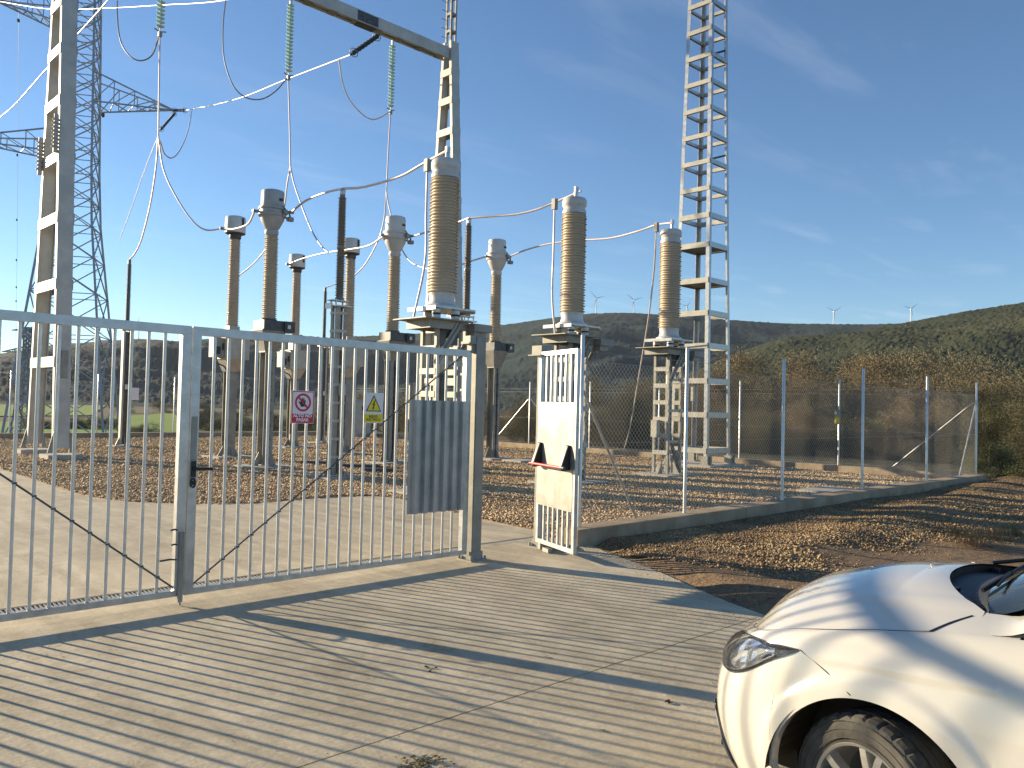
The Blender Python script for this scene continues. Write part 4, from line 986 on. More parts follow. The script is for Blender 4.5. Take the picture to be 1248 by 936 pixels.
for x, s in ((.10, 1), (DL-.13, 1)):
    m = MB(); P = [(0, 1.28), (.03, 1.28), (.06, 1.2), (.115, 1.04), (.115, 1.0), (.08, .99), (0, 1.0)]
    vs = [(x+dx_, -.027-y, z) for dx_ in (-.035, .035) for y, z in P]; k = len(P)
    m.add(vs, [tuple(range(k)), tuple(range(k, 2*k))[::-1]]+[(i, (i+1) % k, (i+1) % k+k, i+k) for i in range(k)])
    o = m.build('bar_bracket', M['black'], pg); bv = o.modifiers.new('bevel', 'BEVEL'); bv.width = .012; bv.segments = 2
m = MB(); m.tube([(.02, -.13, 1.03), (DL-.14, -.13, 1.03)], .017, 12); m.build('push_bar', M['red'], pg, 40)
m = MB(); m.tube([(DL-.14, -.13, 1.03), (DL-.05, -.13, 1.03)], .017, 12); m.build('bar_end', M['dark_steel'], pg, 40)
m = MB(); m.bb((.06, -.02, .01), (.12, .02, .084)); m.bb((.2, -.03, .004), (.34, .03, .05)); m.build('floor_stop', M['galv_dull'], pg)
m = MB(); m.bb((DL-.04, .0231, .95), (DL-.005, .035, 1.25)); m.build('lock_case', M['dark_steel'], pg)

# ------------------------------------------------------------------ signs with their print
def text_mesh(s, size, m, parent, loc, bold=.0, depth=.0004, rot=(math.pi/2, 0, 0), sx=1):
    c = bpy.data.curves.new('lettering', 'FONT'); c.body = s; c.size = size; c.align_x = 'CENTER'; c.align_y = 'CENTER'; c.offset = bold; c.extrude = depth; c.space_line = .95
    o = bpy.data.objects.new('tmp', c); COL.objects.link(o); bpy.context.view_layer.update()
    me = bpy.data.meshes.new_from_object(o.evaluated_get(bpy.context.evaluated_depsgraph_get())); bpy.data.objects.remove(o)
    me.materials.clear(); me.materials.append(m)
    q = link('lettering', me, parent, loc, rot); q.scale = (sx, 1, 1); return q
def flat(poly, y, m, parent, name, th=.0008):
    """thin print raised from the plate; poly in (x, z)"""
    b = MB(); n = len(poly); tr = tessellate_polygon([[V3((x, z, 0)) for x, z in poly]])
    b.add([(x, y, z) for x, z in poly]+[(x, y+th, z) for x, z in poly], [tuple(t) for t in tr]+[tuple(i+n for i in t)[::-1] for t in tr]+[(i, (i+1) % n, (i+1) % n+n, i+n) for i in range(n)])
    return b.build(name, m, parent)
def ring(cx, cz, r0, r1, y, m, parent, name):
    b = MB(); n = 40
    vs = [(cx+r*math.cos(2*math.pi*i/n), yy, cz+r*math.sin(2*math.pi*i/n)) for yy in (y, y+.0008) for r in (r0, r1) for i in range(n)]
    fs = []
    for i in range(n):
        j = (i+1) % n; fs += [(i, j, n+j, n+i), (2*n+i, 3*n+i, 3*n+j, 2*n+j), (n+i, n+j, 3*n+j, 3*n+i), (i, 2*n+i, 2*n+j, j)]
    b.add(vs, fs); return b.build(name, m, parent)
def plate_sign(u0, u1, z0, z1, label, lean=0):
    t = thing('sign', ((u0+u1)/2, -.024, (z0+z1)/2), label, 'sign', rz=0); t.rotation_euler = (0, lean, 0)
    w, h = (u1-u0)/2, (z1-z0)/2
    m = MB(); m.bb((-w, -.002, -h), (w, 0, h)); o = m.build('plate', M['white'], t)
    for x in (-w*.7, w*.7):
        for z in (-h*.8, h*.8): MB().tube([(x, .001, z), (x, .05, z)], .002, 5).build('cable_tie', M['black'], t)
    return t, w, h
s1, w, h = plate_sign(-2.285, -2.05, 1.495, 1.795, 'white and red sign with a crossed out hand reading ALTO NO PASAR', R_(.6))
Y0 = -.0034
fr = [(-w+.004, -h+.004), (w-.004, -h+.004), (w-.004, h-.004), (-w+.004, h-.004)]
for a, b in (((-w+.004, -h+.004), (w-.004, -h+.012)), ((-w+.004, h-.012), (w-.004, h-.004)), ((-w+.004, -h+.0125), (-w+.012, h-.0125)), ((w-.012, -h+.0125), (w-.004, h-.0125))):
    flat([(a[0], a[1]), (b[0], a[1]), (b[0], b[1]), (a[0], b[1])], Y0, M['sign_red'], s1, 'printed_border')
flat([(-w+.013, -h+.013), (w-.013, -h+.013), (w-.013, -h+.088), (-w+.013, -h+.088)], Y0, M['sign_red'], s1, 'red_field')
ring(0, .042, .064, .083, Y0-.0009, M['sign_red'], s1, 'prohibition_ring')
hand = [(-.022, -.035), (.018, -.040), (.030, -.018), (.046, .004), (.040, .012), (.026, .0), (.026, .036), (.017, .036), (.015, .008), (.011, .044), (.002, .044), (.001, .008), (-.004, .040), (-.013, .038), (-.012, .006), (-.018, .026), (-.026, .022), (-.026, -.012)]
flat([(-x, z+.042) for x, z in hand], Y0, M['trim'], s1, 'hand_symbol')
c45 = math.cos(math.pi/4)
flat([(-.055, .042+.043), (-.043, .042+.055), (.055, .042-.043), (.043, .042-.055)], Y0-.0018, M['sign_red'], s1, 'prohibition_slash')
text_mesh('ALTO NO\nPASAR', .040, M['white'], s1, (0, Y0-.0005, -h+.051), .0016, sx=1.08)
s2, w, h = plate_sign(-1.495, -1.27, 1.50, 1.80, 'white and yellow warning sign with a lightning triangle reading RIESGO ELECTRICO', R_(.3))
flat([(-.092, -.035), (.092, -.035), (0, .128)], Y0, M['trim'], s2, 'triangle_border')
flat([(-.076, -.026), (.076, -.026), (0, .108)], Y0-.0009, M['sign_yellow'], s2, 'triangle_field')
flat([(.012, .078), (-.018, .028), (-.002, .030), (-.012, .002), (-.018, .004), (-.010, -.020), (.008, .000), (.001, .002), (.016, .042), (.002, .040), (.02, .074)], Y0-.0018, M['trim'], s2, 'lightning_symbol')
flat([(-w+.006, -h+.008), (w-.006, -h+.008), (w-.006, -h+.088), (-w+.006, -h+.088)], Y0, M['sign_yellow'], s2, 'yellow_field')
text_mesh('RIESGO\nELÉCTRICO', .032, M['trim'], s2, (0, Y0-.0005, -h+.049), .0007)

# ------------------------------------------------------------------ drain channel
dr = thing('drain_channel', (-9.5, DR0, 0), 'long narrow grated drain set in the concrete just inside the gate', 'drain')
m = MB(); m.bb((.0, .002, -.12), (11.5, DR1-DR0-.002, -.09)); m.build('channel_bed', M['dark_steel'], dr)
m = MB()
for y in (.004, DR1-DR0-.02): m.bb((0, y, -.09), (11.5, y+.016, -.002))
m.build('frame', M['galv_dull'], dr)
m = MB()
for i in range(330): x = .02+i*.0345; m.bb((x, .021, -.03), (x+.012, DR1-DR0-.021, -.003))
o = m.build('grating_bars', M['galv_dull'], dr); o['kind'] = 'stuff'

# ------------------------------------------------------------------ chain link fences
def chain(p0, p1, z0, z1, pitch, r, m_, parent):
    p0, p1 = V3((p0[0], p0[1], 0)), V3((p1[0], p1[1], 0)); L = (p1-p0).length; d = (p1-p0)/L; nrm_ = V3((-d.y, d.x, 0)); H = z1-z0
    V, F = [], []
    for s in (1, -1):
        k = int((L+H)/pitch)
        for i in range(k+1):
            s0 = -H+i*pitch
            a, b = max(0, s0), min(L, s0+H)
            if b-a < .01: continue
            za, zb = (a-s0), (b-s0)
            if s < 0: za, zb = H-za, H-zb
            P, Q = p0+d*a+V3((0, 0, z0+za)), p0+d*b+V3((0, 0, z0+zb)); off = nrm_*(r*s)
            t = (Q-P).normalized(); e = t.cross(nrm_)
            n = len(V)
            for c in (P, Q):
                for g_ in range(3): V.append(c+off+(e*math.cos(g_*2.094)+nrm_*math.sin(g_*2.094))*r)
            F += [(n+g_, n+(g_+1) % 3, n+3+(g_+1) % 3, n+3+g_) for g_ in range(3)]
    mb = MB(); mb.v = [tuple(v-parent.location) for v in V]; mb.f = F
    me = bpy.data.meshes.new('chain_link'); me.from_pydata(mb.v, [], F); me.materials.append(m_)
    o = link('chain_link', me, parent); o['kind'] = 'stuff'; return o
def fence(label, p0, p1, posts, top, braces=(), pitch=.062, r=.0011, mesh_top=2.30, strands=(2.42,), wm='wire'):
    t = thing('chain_link_fence', (p0[0], p0[1], 0), label, 'fence')
    me = MB().lathe([(.026, .2), (.026, top), (.018, top+.01)], 12).mesh('post', M['bar_zinc'], 40)
    for x, y in posts: link('post', me, t, (x-p0[0], y-p0[1], 0))
    L = t.location
    for a, b in braces:
        MB().tube([V3(a)-L, V3(b)-L], .018, 8).build('brace', M['galv'], t, 40)
    for z in strands+(mesh_top, .26, 1.25):
        MB().tube([V3((p0[0], p0[1], z))-L, V3((p1[0], p1[1], z))-L], .0022, 5).build('tension_wire', M['galv'], t)
    chain(p0, p1, .22, mesh_top, pitch, r, M[wm], t)
    return t
fx = [1.83, 4.20, 7.18, 10.53, 14.16, 17.83]
fence('chain link fence on the near kerb wall, running right from the open pedestrian gate', (1.83, .03), (17.83, .03), [(x, .03) for x in fx], 2.62,
      [((1.86, .03, 1.92), (3.02, .03, .22)), ((17.8, .03, 2.1), (tuple(onz(1166, 580, .21))[0], .06, .21))], pitch=.078, r=.0017)
def on_y(px, Yv, py=500): d = ray(px, py); k = (Yv-CAM.y)/d.y; return (CAM+d*k).x
sy = [3.7, 6.95, 10.1, 13.25, 16.42, 19.6, 22.8, 26.0]
fs_ = fence('chain link fence along the right side wall, in front of the brown trees', (17.83, .03), (17.83, 29.17), [(17.83, y) for y in sy], 2.70,
      [((17.83, .1, 2.1), (17.83, 2.2, .21)), ((17.83, 16.35, 2.0), (17.83, 14.4, .21)), ((17.83, 16.5, 2.0), (17.83, 18.5, .21))], pitch=.088, r=.0012, wm='wire_dull')
bxs = [on_y(p, 29.17) for p in (12, 118, 212)]
gap = (bxs[2]-bxs[0])/2
fence('far chain link fence along the back wall, seen between the bars of the gate', (-24, 29.17), (17.83, 29.17), [(bxs[2]-gap*i, 29.17) for i in range(-1, 8)]+[(17.83, 29.17)], 2.60, pitch=.10, r=.0011, wm='wire_dull')
m = MB(); m.bb((17.76, 3.64, 1.42), (17.80, 3.80, 1.84)); o = m.build('sign', M['galv_dull']); tag(o, 'small narrow sign toned dull as if back lit, with a yellow lower half on a post of the side fence', 'sign')  # back-lit shade of the plate is put into its dull grey
m = MB(); m.bb((17.755, 3.65, 1.44), (17.758, 3.79, 1.62)); m.build('yellow_field', M['sign_yellow'], o)
p = at(163, 480, ahead((on_y(163, 29.1), 29.1, 0))-.1); m = MB(); m.bb((-.2, -.02, -.26), (.2, .0, .26)); o = m.build('sign', M['white'], loc=p); tag(o, 'blank pale square plate on the far fence right of the leftmost arrester', 'sign')

# cabinets
def cabinet(loc, w, d, z0, h, label):
    t = thing('cabinet', loc, label, 'electrical cabinet')
    m = MB(); m.bb((-w/2, -d/2, z0), (w/2, d/2, z0+h)); b = m.build('case', M['pale_steel'], t); bv = b.modifiers.new('bevel', 'BEVEL'); bv.width = .01
    m = MB(); m.bb((-w/2-.03, -d/2-.05, z0+h), (w/2+.03, d/2+.03, z0+h+.04)); m.build('lid', M['pale_steel'], t)
    m = MB(); m.bb((-w/2+.03, -d/2-.012, z0+.05), (w/2-.03, -d/2-.001, z0+h-.05)); dd = m.build('door', M['pale_steel'], t)
    m = MB(); m.bb((w/2-.12, -d/2-.03, z0+h*.5), (w/2-.08, -d/2-.0125, z0+h*.62)); m.bb((-w*.1, -d/2-.016, z0+h*.72), (w*.1, -d/2-.0125, z0+h*.84)); m.build('handle', M['dark_steel'], dd)
    m = MB(); m.bb((-w/2, -d/2, -.1), (w/2, d/2, z0-.001)) if z0 < .3 else m.bb((-.08, -.08, .0), (.08, .08, z0-.001)); m.build('base', M['plinth'] if z0 < .3 else M['dark_steel'], t)
p = onz(437, 526, .0); cabinet((17.0, 27.2, 0), .95, .5, .1, 1.7, 'pale steel cabinet far behind the yellow warning sign')
cabinet((8.35, 11.75, 0), .42, .28, 1.25, 1.0, 'small pale cabinet on a stand beside the middle transformer column')
# cable trench covers and rubble
for i, (px, py, w_) in enumerate(((388, 566, .9), (437, 570, 1.1), (462, 575, .8))):
    p = onz(px, py, 0); m = MB(); m.bb((-w_/2, -.1, -.02), (w_/2, .1, .09)); o = m.build('timber_sleeper', M['dark_steel'], loc=(p.x, p.y, 0), rot=(0, 0, -.75)); tag(o, ('left', 'middle', 'right')[i]+' dark bar lying on the gravel behind the yellow warning sign', 'bar')
for i, (px, py, w_, lb) in enumerate(((1010, 600, 1.3, 'flat pale concrete slab lying in the gravel just behind the near fence'), (640, 563, 1.2, 'thin pale slab in the gravel left of the open pedestrian gate'))):
    p = onz(px, py, .0); m = MB(); m.bb((-w_/2, -.4, -.1), (w_/2, .4, .075)); o = m.build('inspection_cover', M['plinth'], loc=(p.x, max(.75, p.y), 0)); tag(o, lb, 'slab')

# ------------------------------------------------------------------ trees
def crown_mesh(name, m, clumps, per, leaf, seed, low=.15, spread=.30):
    g = np.random.default_rng(seed); C = []
    lobes = [(g.uniform(-.34, .34), g.uniform(-.34, .34), g.uniform(.14, .82) if q > 2 else g.uniform(.08, .2), g.uniform(.15, .26)) for q in range(12)]
    for _ in range(clumps):
        l = lobes[g.integers(0, len(lobes))]; d = g.normal(0, 1, 3); d /= np.linalg.norm(d); r = l[3]*g.uniform(.55, 1.08)
        C.append((l[0]+d[0]*r, l[1]+d[1]*r, max(low, l[2]+d[2]*r*.9)))
    C = np.array(C); n = clumps*per; c = np.repeat(C, per, 0)+g.normal(0, spread*.16, (n, 3)); c[:, 2] = np.maximum(c[:, 2], low*.7)
    a = g.normal(0, 1, (n, 3)); a /= np.linalg.norm(a, axis=1)[:, None]; b = g.normal(0, 1, (n, 3)); b = np.cross(a, b); b /= np.linalg.norm(b, axis=1)[:, None]
    s = leaf*g.uniform(.5, 1.3, n)[:, None]
    V = np.stack([c-a*s, c+b*s*.6, c+a*s, c-b*s*.6], 1).reshape(-1, 3)
    me = bpy.data.meshes.new(name); me.vertices.add(len(V)); me.vertices.foreach_set('co', V.astype(np.float32).ravel())
    me.loops.add(n*4); me.loops.foreach_set('vertex_index', np.arange(n*4, dtype=np.int32)); me.polygons.add(n); me.polygons.foreach_set('loop_start', np.arange(0, n*4, 4, dtype=np.int32))
    me.update(calc_edges=True); me.materials.append(m); return me, lobes
def trunk_mesh(lobes, seed):
    g = random.Random(seed); m = MB(); top_ = V3((g.uniform(-.04, .04), g.uniform(-.04, .04), .62))
    m.tube([(0, 0, -.06), (.01, 0, .15), (top_.x*.5, top_.y*.5, .38), top_], [.026, .02, .014, .006], 7)
    for l in lobes:
        b = V3((0, 0, g.uniform(.16, .4))); e = V3(l[:3]); q = b.lerp(e, .5)+V3((0, 0, -.04)); m.tube([b, q, e], [.011, .007, .002], 5)
    return m.mesh('trunk', M['bark'], 50)
KINDS = {}
for kname, mk_, leaf in (('brown', 'leaf_brown', .0060), ('olive', 'leaf_olive', .0063), ('dark', 'leaf_dark', .0068)):
    KINDS[kname] = []
    for i in range(3):
        cm, lb_ = crown_mesh(kname+'_crown', M[mk_], 340, 130, leaf, hash((len(kname), i)) % 1000+i*7+len(kname), .05)
        KINDS[kname].append((cm, trunk_mesh(lb_, i+3)))
def tree(p, H, kind, wide, label, group, name='tree', cat='tree'):
    t = thing(name, p, label, cat, group, rz=random.uniform(0, 6.28)); cm, tm = random.choice(KINDS[kind])
    t.scale = (H*wide, H*wide, H); link('crown', cm, t); link('trunk', tm, t); return t
def by_px(px, ty, Y, kind, wide, label, group, name='tree', cat='tree', minH=1.5):
    p = at(px, 500, Y); z = terr(p.x, p.y); tp_ = at(px, ty, Y).z; tree((p.x, p.y, z-.1), max(minH, tp_-z+.1), kind, wide*random.uniform(.9, 1.15), label, group, name, cat)
random.seed(21)
G1 = 'trees of the brown autumn belt beyond the right side fence'; L1 = 'brown leafed autumn tree in the long belt under the green hillside'
for i in range(17):
    px = 868+i*26; by_px(px+random.uniform(-6, 6), 432+random.uniform(-5, 5)-(4 if 1000 < px < 1100 else 0), random.uniform(62, 70), random.choice(('brown', 'brown', 'brown', 'olive')), .75, L1, G1)
G2 = 'trees right behind the right side fence'; L2 = 'olive and brown tree close behind the chain link of the right side fence'
for i in range(24):
    px = 632+i*25; ty = 478 if px < 690 else 455 if px < 880 else 447; by_px(px+random.uniform(-7, 7), ty+random.uniform(-6, 7), random.uniform(47, 55), random.choice(('olive', 'brown', 'brown')), .8, L2, G2)
G3 = 'low bushy trees at the foot of the right side fence'; L3 = 'low bushy tree showing dimly through the chain link of the right side fence'
for i in range(22):
    px = 640+i*27; by_px(px+random.uniform(-8, 8), 488+random.uniform(-10, 8), random.uniform(38, 44), random.choice(('olive', 'dark', 'brown')), .95, L3, G3)
G4 = 'trees beyond the back wall'; L4 = 'dull brown tree beyond the back wall, seen between gate and breaker pole'
for i in range(11):
    px = 440+i*21; by_px(px+random.uniform(-6, 6), 486+random.uniform(-7, 6), random.uniform(66, 82), random.choice(('olive', 'brown')), .9, L4, G4)
for a in ((1238, 458, 36, 'olive', .85, 'tall olive tree at the right edge, just right of the fence corner post'), (1206, 474, 33, 'dark', .85, 'dark green tree immediately right of the fence corner post'),
          (1275, 470, 31, 'olive', .9, 'olive tree cut by the right edge of the photo'), (1170, 470, 42, 'dark', .8, 'dark tree behind the fence corner post')):
    by_px(*a, None)
def bush(px, py, ty, Y, wide, label, seed):
    cm, lb_ = crown_mesh('bush_crown', M['leaf_bush'], 260, 60, .013, seed, .02, .4); p = at(px, py, Y); z = min(p.z, terr(p.x, p.y)+.0); z = at(px, py, Y).z-.3
    t = thing('bush', (p.x, p.y, z), label, 'bush'); H = at(px, ty, Y).z-z; t.scale = (H*wide, H*wide, H); link('crown', cm, t); link('trunk', trunk_mesh(lb_, seed), t)
bush(1222, 585, 541, 24.5, 1.0, 'large rounded green bush at the end of the kerb wall', 51)
bush(1256, 588, 548, 22.5, 1.0, 'lower green bush cut by the right edge of the photo', 52)
bush(1192, 572, 548, 27, .9, 'small green bush between the corner post and the large rounded bush', 53)
# hedges and small trees on the plain, left
for i, (px, ty, Y) in enumerate(((168, 513, 260), (176, 514, 262), (38, 505, 330), (60, 507, 330), (88, 506, 335), (104, 507, 340), (122, 506, 345), (140, 507, 350), (246, 500, 380), (262, 502, 360), (290, 500, 340), (318, 503, 300), (345, 503, 260), (370, 500, 300), (400, 500, 320), (150, 489, 700), (200, 488, 720), (250, 487, 700), (300, 488, 680))):
    by_px(px, ty, Y, random.choice(('dark', 'olive')), 1.6, 'small dark tree among the fields far beyond the back wall', 'small trees scattered over the distant fields', minH=3)
# forest on the near hillside's shoulder is part of the hill mesh; dry weeds on the verge
def tuft(p, n, h, m_, label, seed, spread=.25, cat='weed', name='weed_tuft'):
    g = random.Random(seed); m = MB()
    for _ in range(n):
        a = g.uniform(0, 6.28); r = g.uniform(0, spread); x, y = r*math.cos(a), r*math.sin(a); l = h*g.uniform(.4, 1.1); dx_, dy_ = g.uniform(-.5, .5)*l, g.uniform(-.5, .5)*l; w_ = .004+.004*g.random()
        m.add([(x-w_, y, 0), (x+w_, y, 0), (x+dx_*.4+w_, y+dy_*.4, l*.6), (x+dx_*.4-w_, y+dy_*.4, l*.6), (x+dx_, y+dy_, l*(.7+.3*g.random()))], [(0, 1, 2, 3), (3, 2, 4)])
    o = m.build(name, m_, loc=p); tag(o, label, cat, None, 'stuff'); return o
pz = onz(1196, 672, .02)
for i, (px, py, n, h, mm, lb) in enumerate(((1190, 668, 160, .32, 'straw', 'dry yellow weed tuft on the verge above the car bonnet'), (1215, 660, 130, .28, 'straw', 'smaller dry weed tuft right of the yellow one on the verge'), (1236, 655, 220, .22, 'leaf_bush', 'low green weed patch on the verge at the right edge'), (1168, 655, 90, .2, 'leaf_bush', 'little green weed patch on the verge left of the dry tufts'), (1120, 640, 50, .15, 'straw', 'sparse dry weed on the verge beside the fallen stones'))):
    p = onz(px, py, 0); tuft((p.x, p.y, verge_z(p.x, p.y)-.02), n, h, M[mm], lb, 60+i, .35)

# small things on the concrete
def litter(px, py, label, seed, sz=.05, n=1, mm='cloth_leaf', cat='dead leaf', name='dead_leaf'):
    g = random.Random(seed); p = onz(px, py, 0); m = MB()
    for k in range(n):
        cx, cy = (g.gauss(0, .06), g.gauss(0, .05)) if n > 1 else (0, 0); a = g.uniform(0, 6.28); s = sz*g.uniform(.6, 1.1)
        pts = []
        for i in range(8): q = a+i*math.pi/4; r = s*(.55+.45*abs(math.cos(i*math.pi/4)))*g.uniform(.7, 1.1); pts.append((cx+r*math.cos(q), cy+r*math.sin(q)*.7, .003+g.uniform(0, s*.35)))
        m.add([(cx, cy, .004+s*.1)]+pts, [(0, i+1, (i+1) % 8+1) for i in range(8)])
    o = m.build(name, M[mm], loc=(p.x, p.y, 0)); tag(o, label, cat, None, 'stuff' if n > 20 else None)
litter(815, 857, 'single dark dead leaf lying on the concrete left of the car bumper', 3, .045)
litter(533, 816, 'small crumpled leaf on the concrete in front of the right gate leaf', 4, .03, 3)
litter(667, 796, 'tiny dark leaf bits on the concrete between gate and car', 5, .02, 3)
litter(716, 887, 'small leaf scrap at the bottom of the photo left of the car', 6, .02, 2)
litter(512, 931, 'flat clump of dry straw and leaf crumbs on the concrete at the bottom edge', 90, .017, 90, 'straw', 'straw clump', 'straw_clump')

# ------------------------------------------------------------------ car: surface functions (x forward of the front axle, y to the car's left)
def cr(T,x):
    # monotone-ish cubic (Catmull-Rom) through table
    n=len(T)
    if x<=T[0][0]: return T[0][1]
    if x>=T[-1][0]: return T[-1][1]
    for i in range(n-1):
        if x<=T[i+1][0]: break
    x0,y0=T[i];x1,y1=T[i+1];h_=x1-x0
    def sl(j):
        if j<=0: return (T[1][1]-T[0][1])/(T[1][0]-T[0][0])
        if j>=n-1: return (T[-1][1]-T[-2][1])/(T[-1][0]-T[-2][0])
        a=(T[j][1]-T[j-1][1])/(T[j][0]-T[j-1][0]);b=(T[j+1][1]-T[j][1])/(T[j+1][0]-T[j][0])
        return 0 if a*b<=0 else 2*a*b/(a+b)
    t=(x-x0)/h_;m0=sl(i)*h_;m1=sl(i+1)*h_
    return (2*t**3-3*t*t+1)*y0+(t**3-2*t*t+t)*m0+(-2*t**3+3*t*t)*y1+(t**3-t*t)*m1
OUT=[(.86,0),(.857,.12),(.85,.25),(.83,.38),(.795,.5),(.735,.62),(.65,.715),(.53,.79),(.38,.84),(.2,.872),(0,.888),(-.3,.898),(-.7,.9),(-1.5,.9),(-2.3,.895),(-2.8,.875),(-3.1,.82),(-3.28,.72),(-3.38,.55),(-3.42,.3),(-3.43,0)]
S_=[0.]
for (a,b),(c,d) in zip(OUT,OUT[1:]): S_.append(S_[-1]+math.hypot(c-a,d-b))
TX=[(s,p[0]) for s,p in zip(S_,OUT)];TY=[(s,p[1]) for s,p in zip(S_,OUT)]
SMAX=S_[-1]
def outl(s):
    return cr(TX,s),cr(TY,s)
def nrm(s):
    e=.004;a=outl(max(0,s-e));b=outl(min(SMAX,s+e));dx,dy=b[0]-a[0],b[1]-a[1];l=math.hypot(dx,dy)
    return (dy*1/l*1., -dx/l) if True else None
def s_of_x(x):  # side part
    for i in range(len(OUT)-1):
        if OUT[i][0]>=x>=OUT[i+1][0]:
            lo,hi=S_[i],S_[i+1]
            for _ in range(30):
                m=(lo+hi)/2
                if outl(m)[0]>x: lo=m
                else: hi=m
            return lo
    return SMAX
# shoulder height by s->x
ZSH=[(-3.43,.92),(-3.2,.97),(-2.6,1.02),(-1.5,1.0),(-.6,.985),(-.3,.965),(0,.925),(.25,.872),(.45,.828),(.6,.80),(.75,.77),(.86,.755)]
FR=[(.16,.09),(.22,.045),(.32,.015),(.45,0),(.55,.01),(.64,.045),(.70,.085),(.76,.14),(.82,.2),(.9,.26),(1.0,.3)]
SD=[(.16,.09),(.22,.05),(.35,.012),(.5,0),(.62,.004),(.72,.018),(.80,.035),(.88,.062),(.94,.1),(1.0,.14)]
def zsh(s): return cr(ZSH,outl(s)[0])
def inset(s,z):
    x,y=outl(s)
    w=min(1,max(0,(.9-x)/.55)); w=w*w*(3-2*w)
    if x<-2.9: w=1
    # top edge rounds over: distance below shoulder
    dz=zsh(s)-z
    r=.05; e=0
    if dz<r: q=1-dz/r; e=.05*(1-math.sqrt(max(0,1-q*q*.96)))
    return cr(FR,z)*(1-w)+cr(SD,z)*w+e
def arch(s,z):
    x,_=outl(s); 
    b=0
    for cx in (-.03,-2.62):
        d=math.hypot(x-cx,z-.31)
        if .3<d<.5: b+=.012*sm((.480-d)/.045)
    return b
def body(s,z,off=0):
    x,y=outl(s);n=nrm(s);k=-inset(s,z)+arch(s,z)+off+.007*math.exp(-((z-(.815-.06*x))/.022)**2)*max(0,min(1,(.30-x)/.3))
    return (x+n[0]*k,max(0.,y+n[1]*k) if y<.01 else y+n[1]*k,z)
# hood: longitudinal s (outline top edge) and q in [0..1] from edge to centre
CR_=[(-.6,.07),(-.3,.10),(0,.135),(.25,.160),(.45,.150),(.6,.115),(.75,.06),(.86,.0)]
def hood(s,q,off=0):
    e=body(s,zsh(s)); x,y,z=e
    c=cr(CR_,x if x<.72 else x)
    f=1-(1-q)**2.0
    return (x,y*(1-q),z+c*f+off)
def cowl_x(y): return -.05-.25*min(1, abs(y)/.56)**2.4
car = thing('car', (-2.28, -5.55, 0), 'cream white hatchback whose bonnet and front wheel fill the lower right corner', 'car', rz=math.pi/2)
ACX, AR = -.03, .388
def zbot(x):
    z = .2
    for cx in (ACX, ACX-2.59):
        if abs(x-cx) < AR: z = max(z, .31+math.sqrt(AR*AR-(x-cx)**2))
    return z
cols = [i*.015 for i in range(int(.9/.015))]
xs_ = [outl(cols[-1])[0]]
x = xs_[0]
brk_ = []
for cx in (ACX, ACX-2.59): brk_ += [cx+AR*math.cos(a*math.pi/40) for a in range(41)]+[cx+AR*1.0005, cx-AR*1.0005]
allx = sorted(set([round(v, 5) for v in brk_]+[round(xs_[0]-.03*i, 5) for i in range(1, 150) if xs_[0]-.03*i > -3.30]), reverse=True)
allx = [v for v in allx if v < xs_[0]-.004]
f_ = []
for v in allx:
    if not f_ or f_[-1]-v > .0008: f_.append(v)
cols += [s_of_x(v) for v in f_]
s_last = cols[-1]; cols += [s_last+(SMAX-s_last)*i/14 for i in range(1, 15)]
NR = 30
def rowt(j): t = j/(NR-1); return 1-(1-t)**1.35
vs = []
for s in cols:
    x = outl(s)[0]; zb_ = zbot(x) if s < SMAX-.4 and s > .3 else .2; zt_ = zsh(s)
    for j in range(NR): z = zb_+(zt_-zb_)*rowt(j); vs.append(body(s, z))
nc = len(cols); bmv = MB()
for side in (1, -1):
    V_ = [(a, b*side, c) for a, b, c in vs]
    bmv.add(V_, [(i*NR+j, i*NR+j+1, (i+1)*NR+j+1, (i+1)*NR+j) for i in range(nc-1) for j in range(NR-1)])
    # inward return at the lower edge gives the arches and sills their thickness
    V2 = []
    for i, s in enumerate(cols):
        a = V_[i*NR]; V2 += [a, (a[0]*1.0, a[1]-side*min(abs(a[1]), .05), a[2]+(.0 if a[2] > .21 else -.01))]
    bmv.add(V2, [(2*i, 2*i+1, 2*i+3, 2*i+2) for i in range(nc-1)])
bo = bmv.build('body', M['paint'], car)
def weld_smooth(o, ang=32):
    bm = bmesh.new(); bm.from_mesh(o.data); bmesh.ops.remove_doubles(bm, verts=bm.verts, dist=.0006); bmesh.ops.recalc_face_normals(bm, faces=bm.faces); bm.to_mesh(o.data); bm.free(); o.data.shade_smooth(); o.data.set_sharp_from_angle(angle=R_(ang))
# bonnet
HQ = [i/16 for i in range(17)]
s_h = s_of_x(-.30); hs = [s for s in cols if s < s_h]+[s_h]; hv = []; ny_ = 33
for s in hs:
    for k in range(ny_):
        q = k/16; side = 1
        if q > 1: q = 2-q; side = -1
        x, y, z = hood(s, q); y *= side
        if x < .05: x2 = .05+(x-.05)/(-.35-.0)*(cowl_x(y)-.05)*-1*-1 if False else .05+((x-.05)/(-.35))*(cowl_x(y)-.05)
        else: x2 = x
        # shallow crease lines running along the bonnet
        yy = abs(y); z += .006*math.exp(-((yy-.47-.05*(x<.2))/.035)**2)*(1 if x < .6 else max(0, (.75-x)/.15))
        hv.append((x2, y, z))
hb = MB(); hb.add(hv, [(i*ny_+k, i*ny_+k+1, (i+1)*ny_+k+1, (i+1)*ny_+k) for i in range(len(hs)-1) for k in range(ny_-1)])
ho = hb.build('bonnet', M['paint'], car)
for o in (bo, ho): weld_smooth(o)
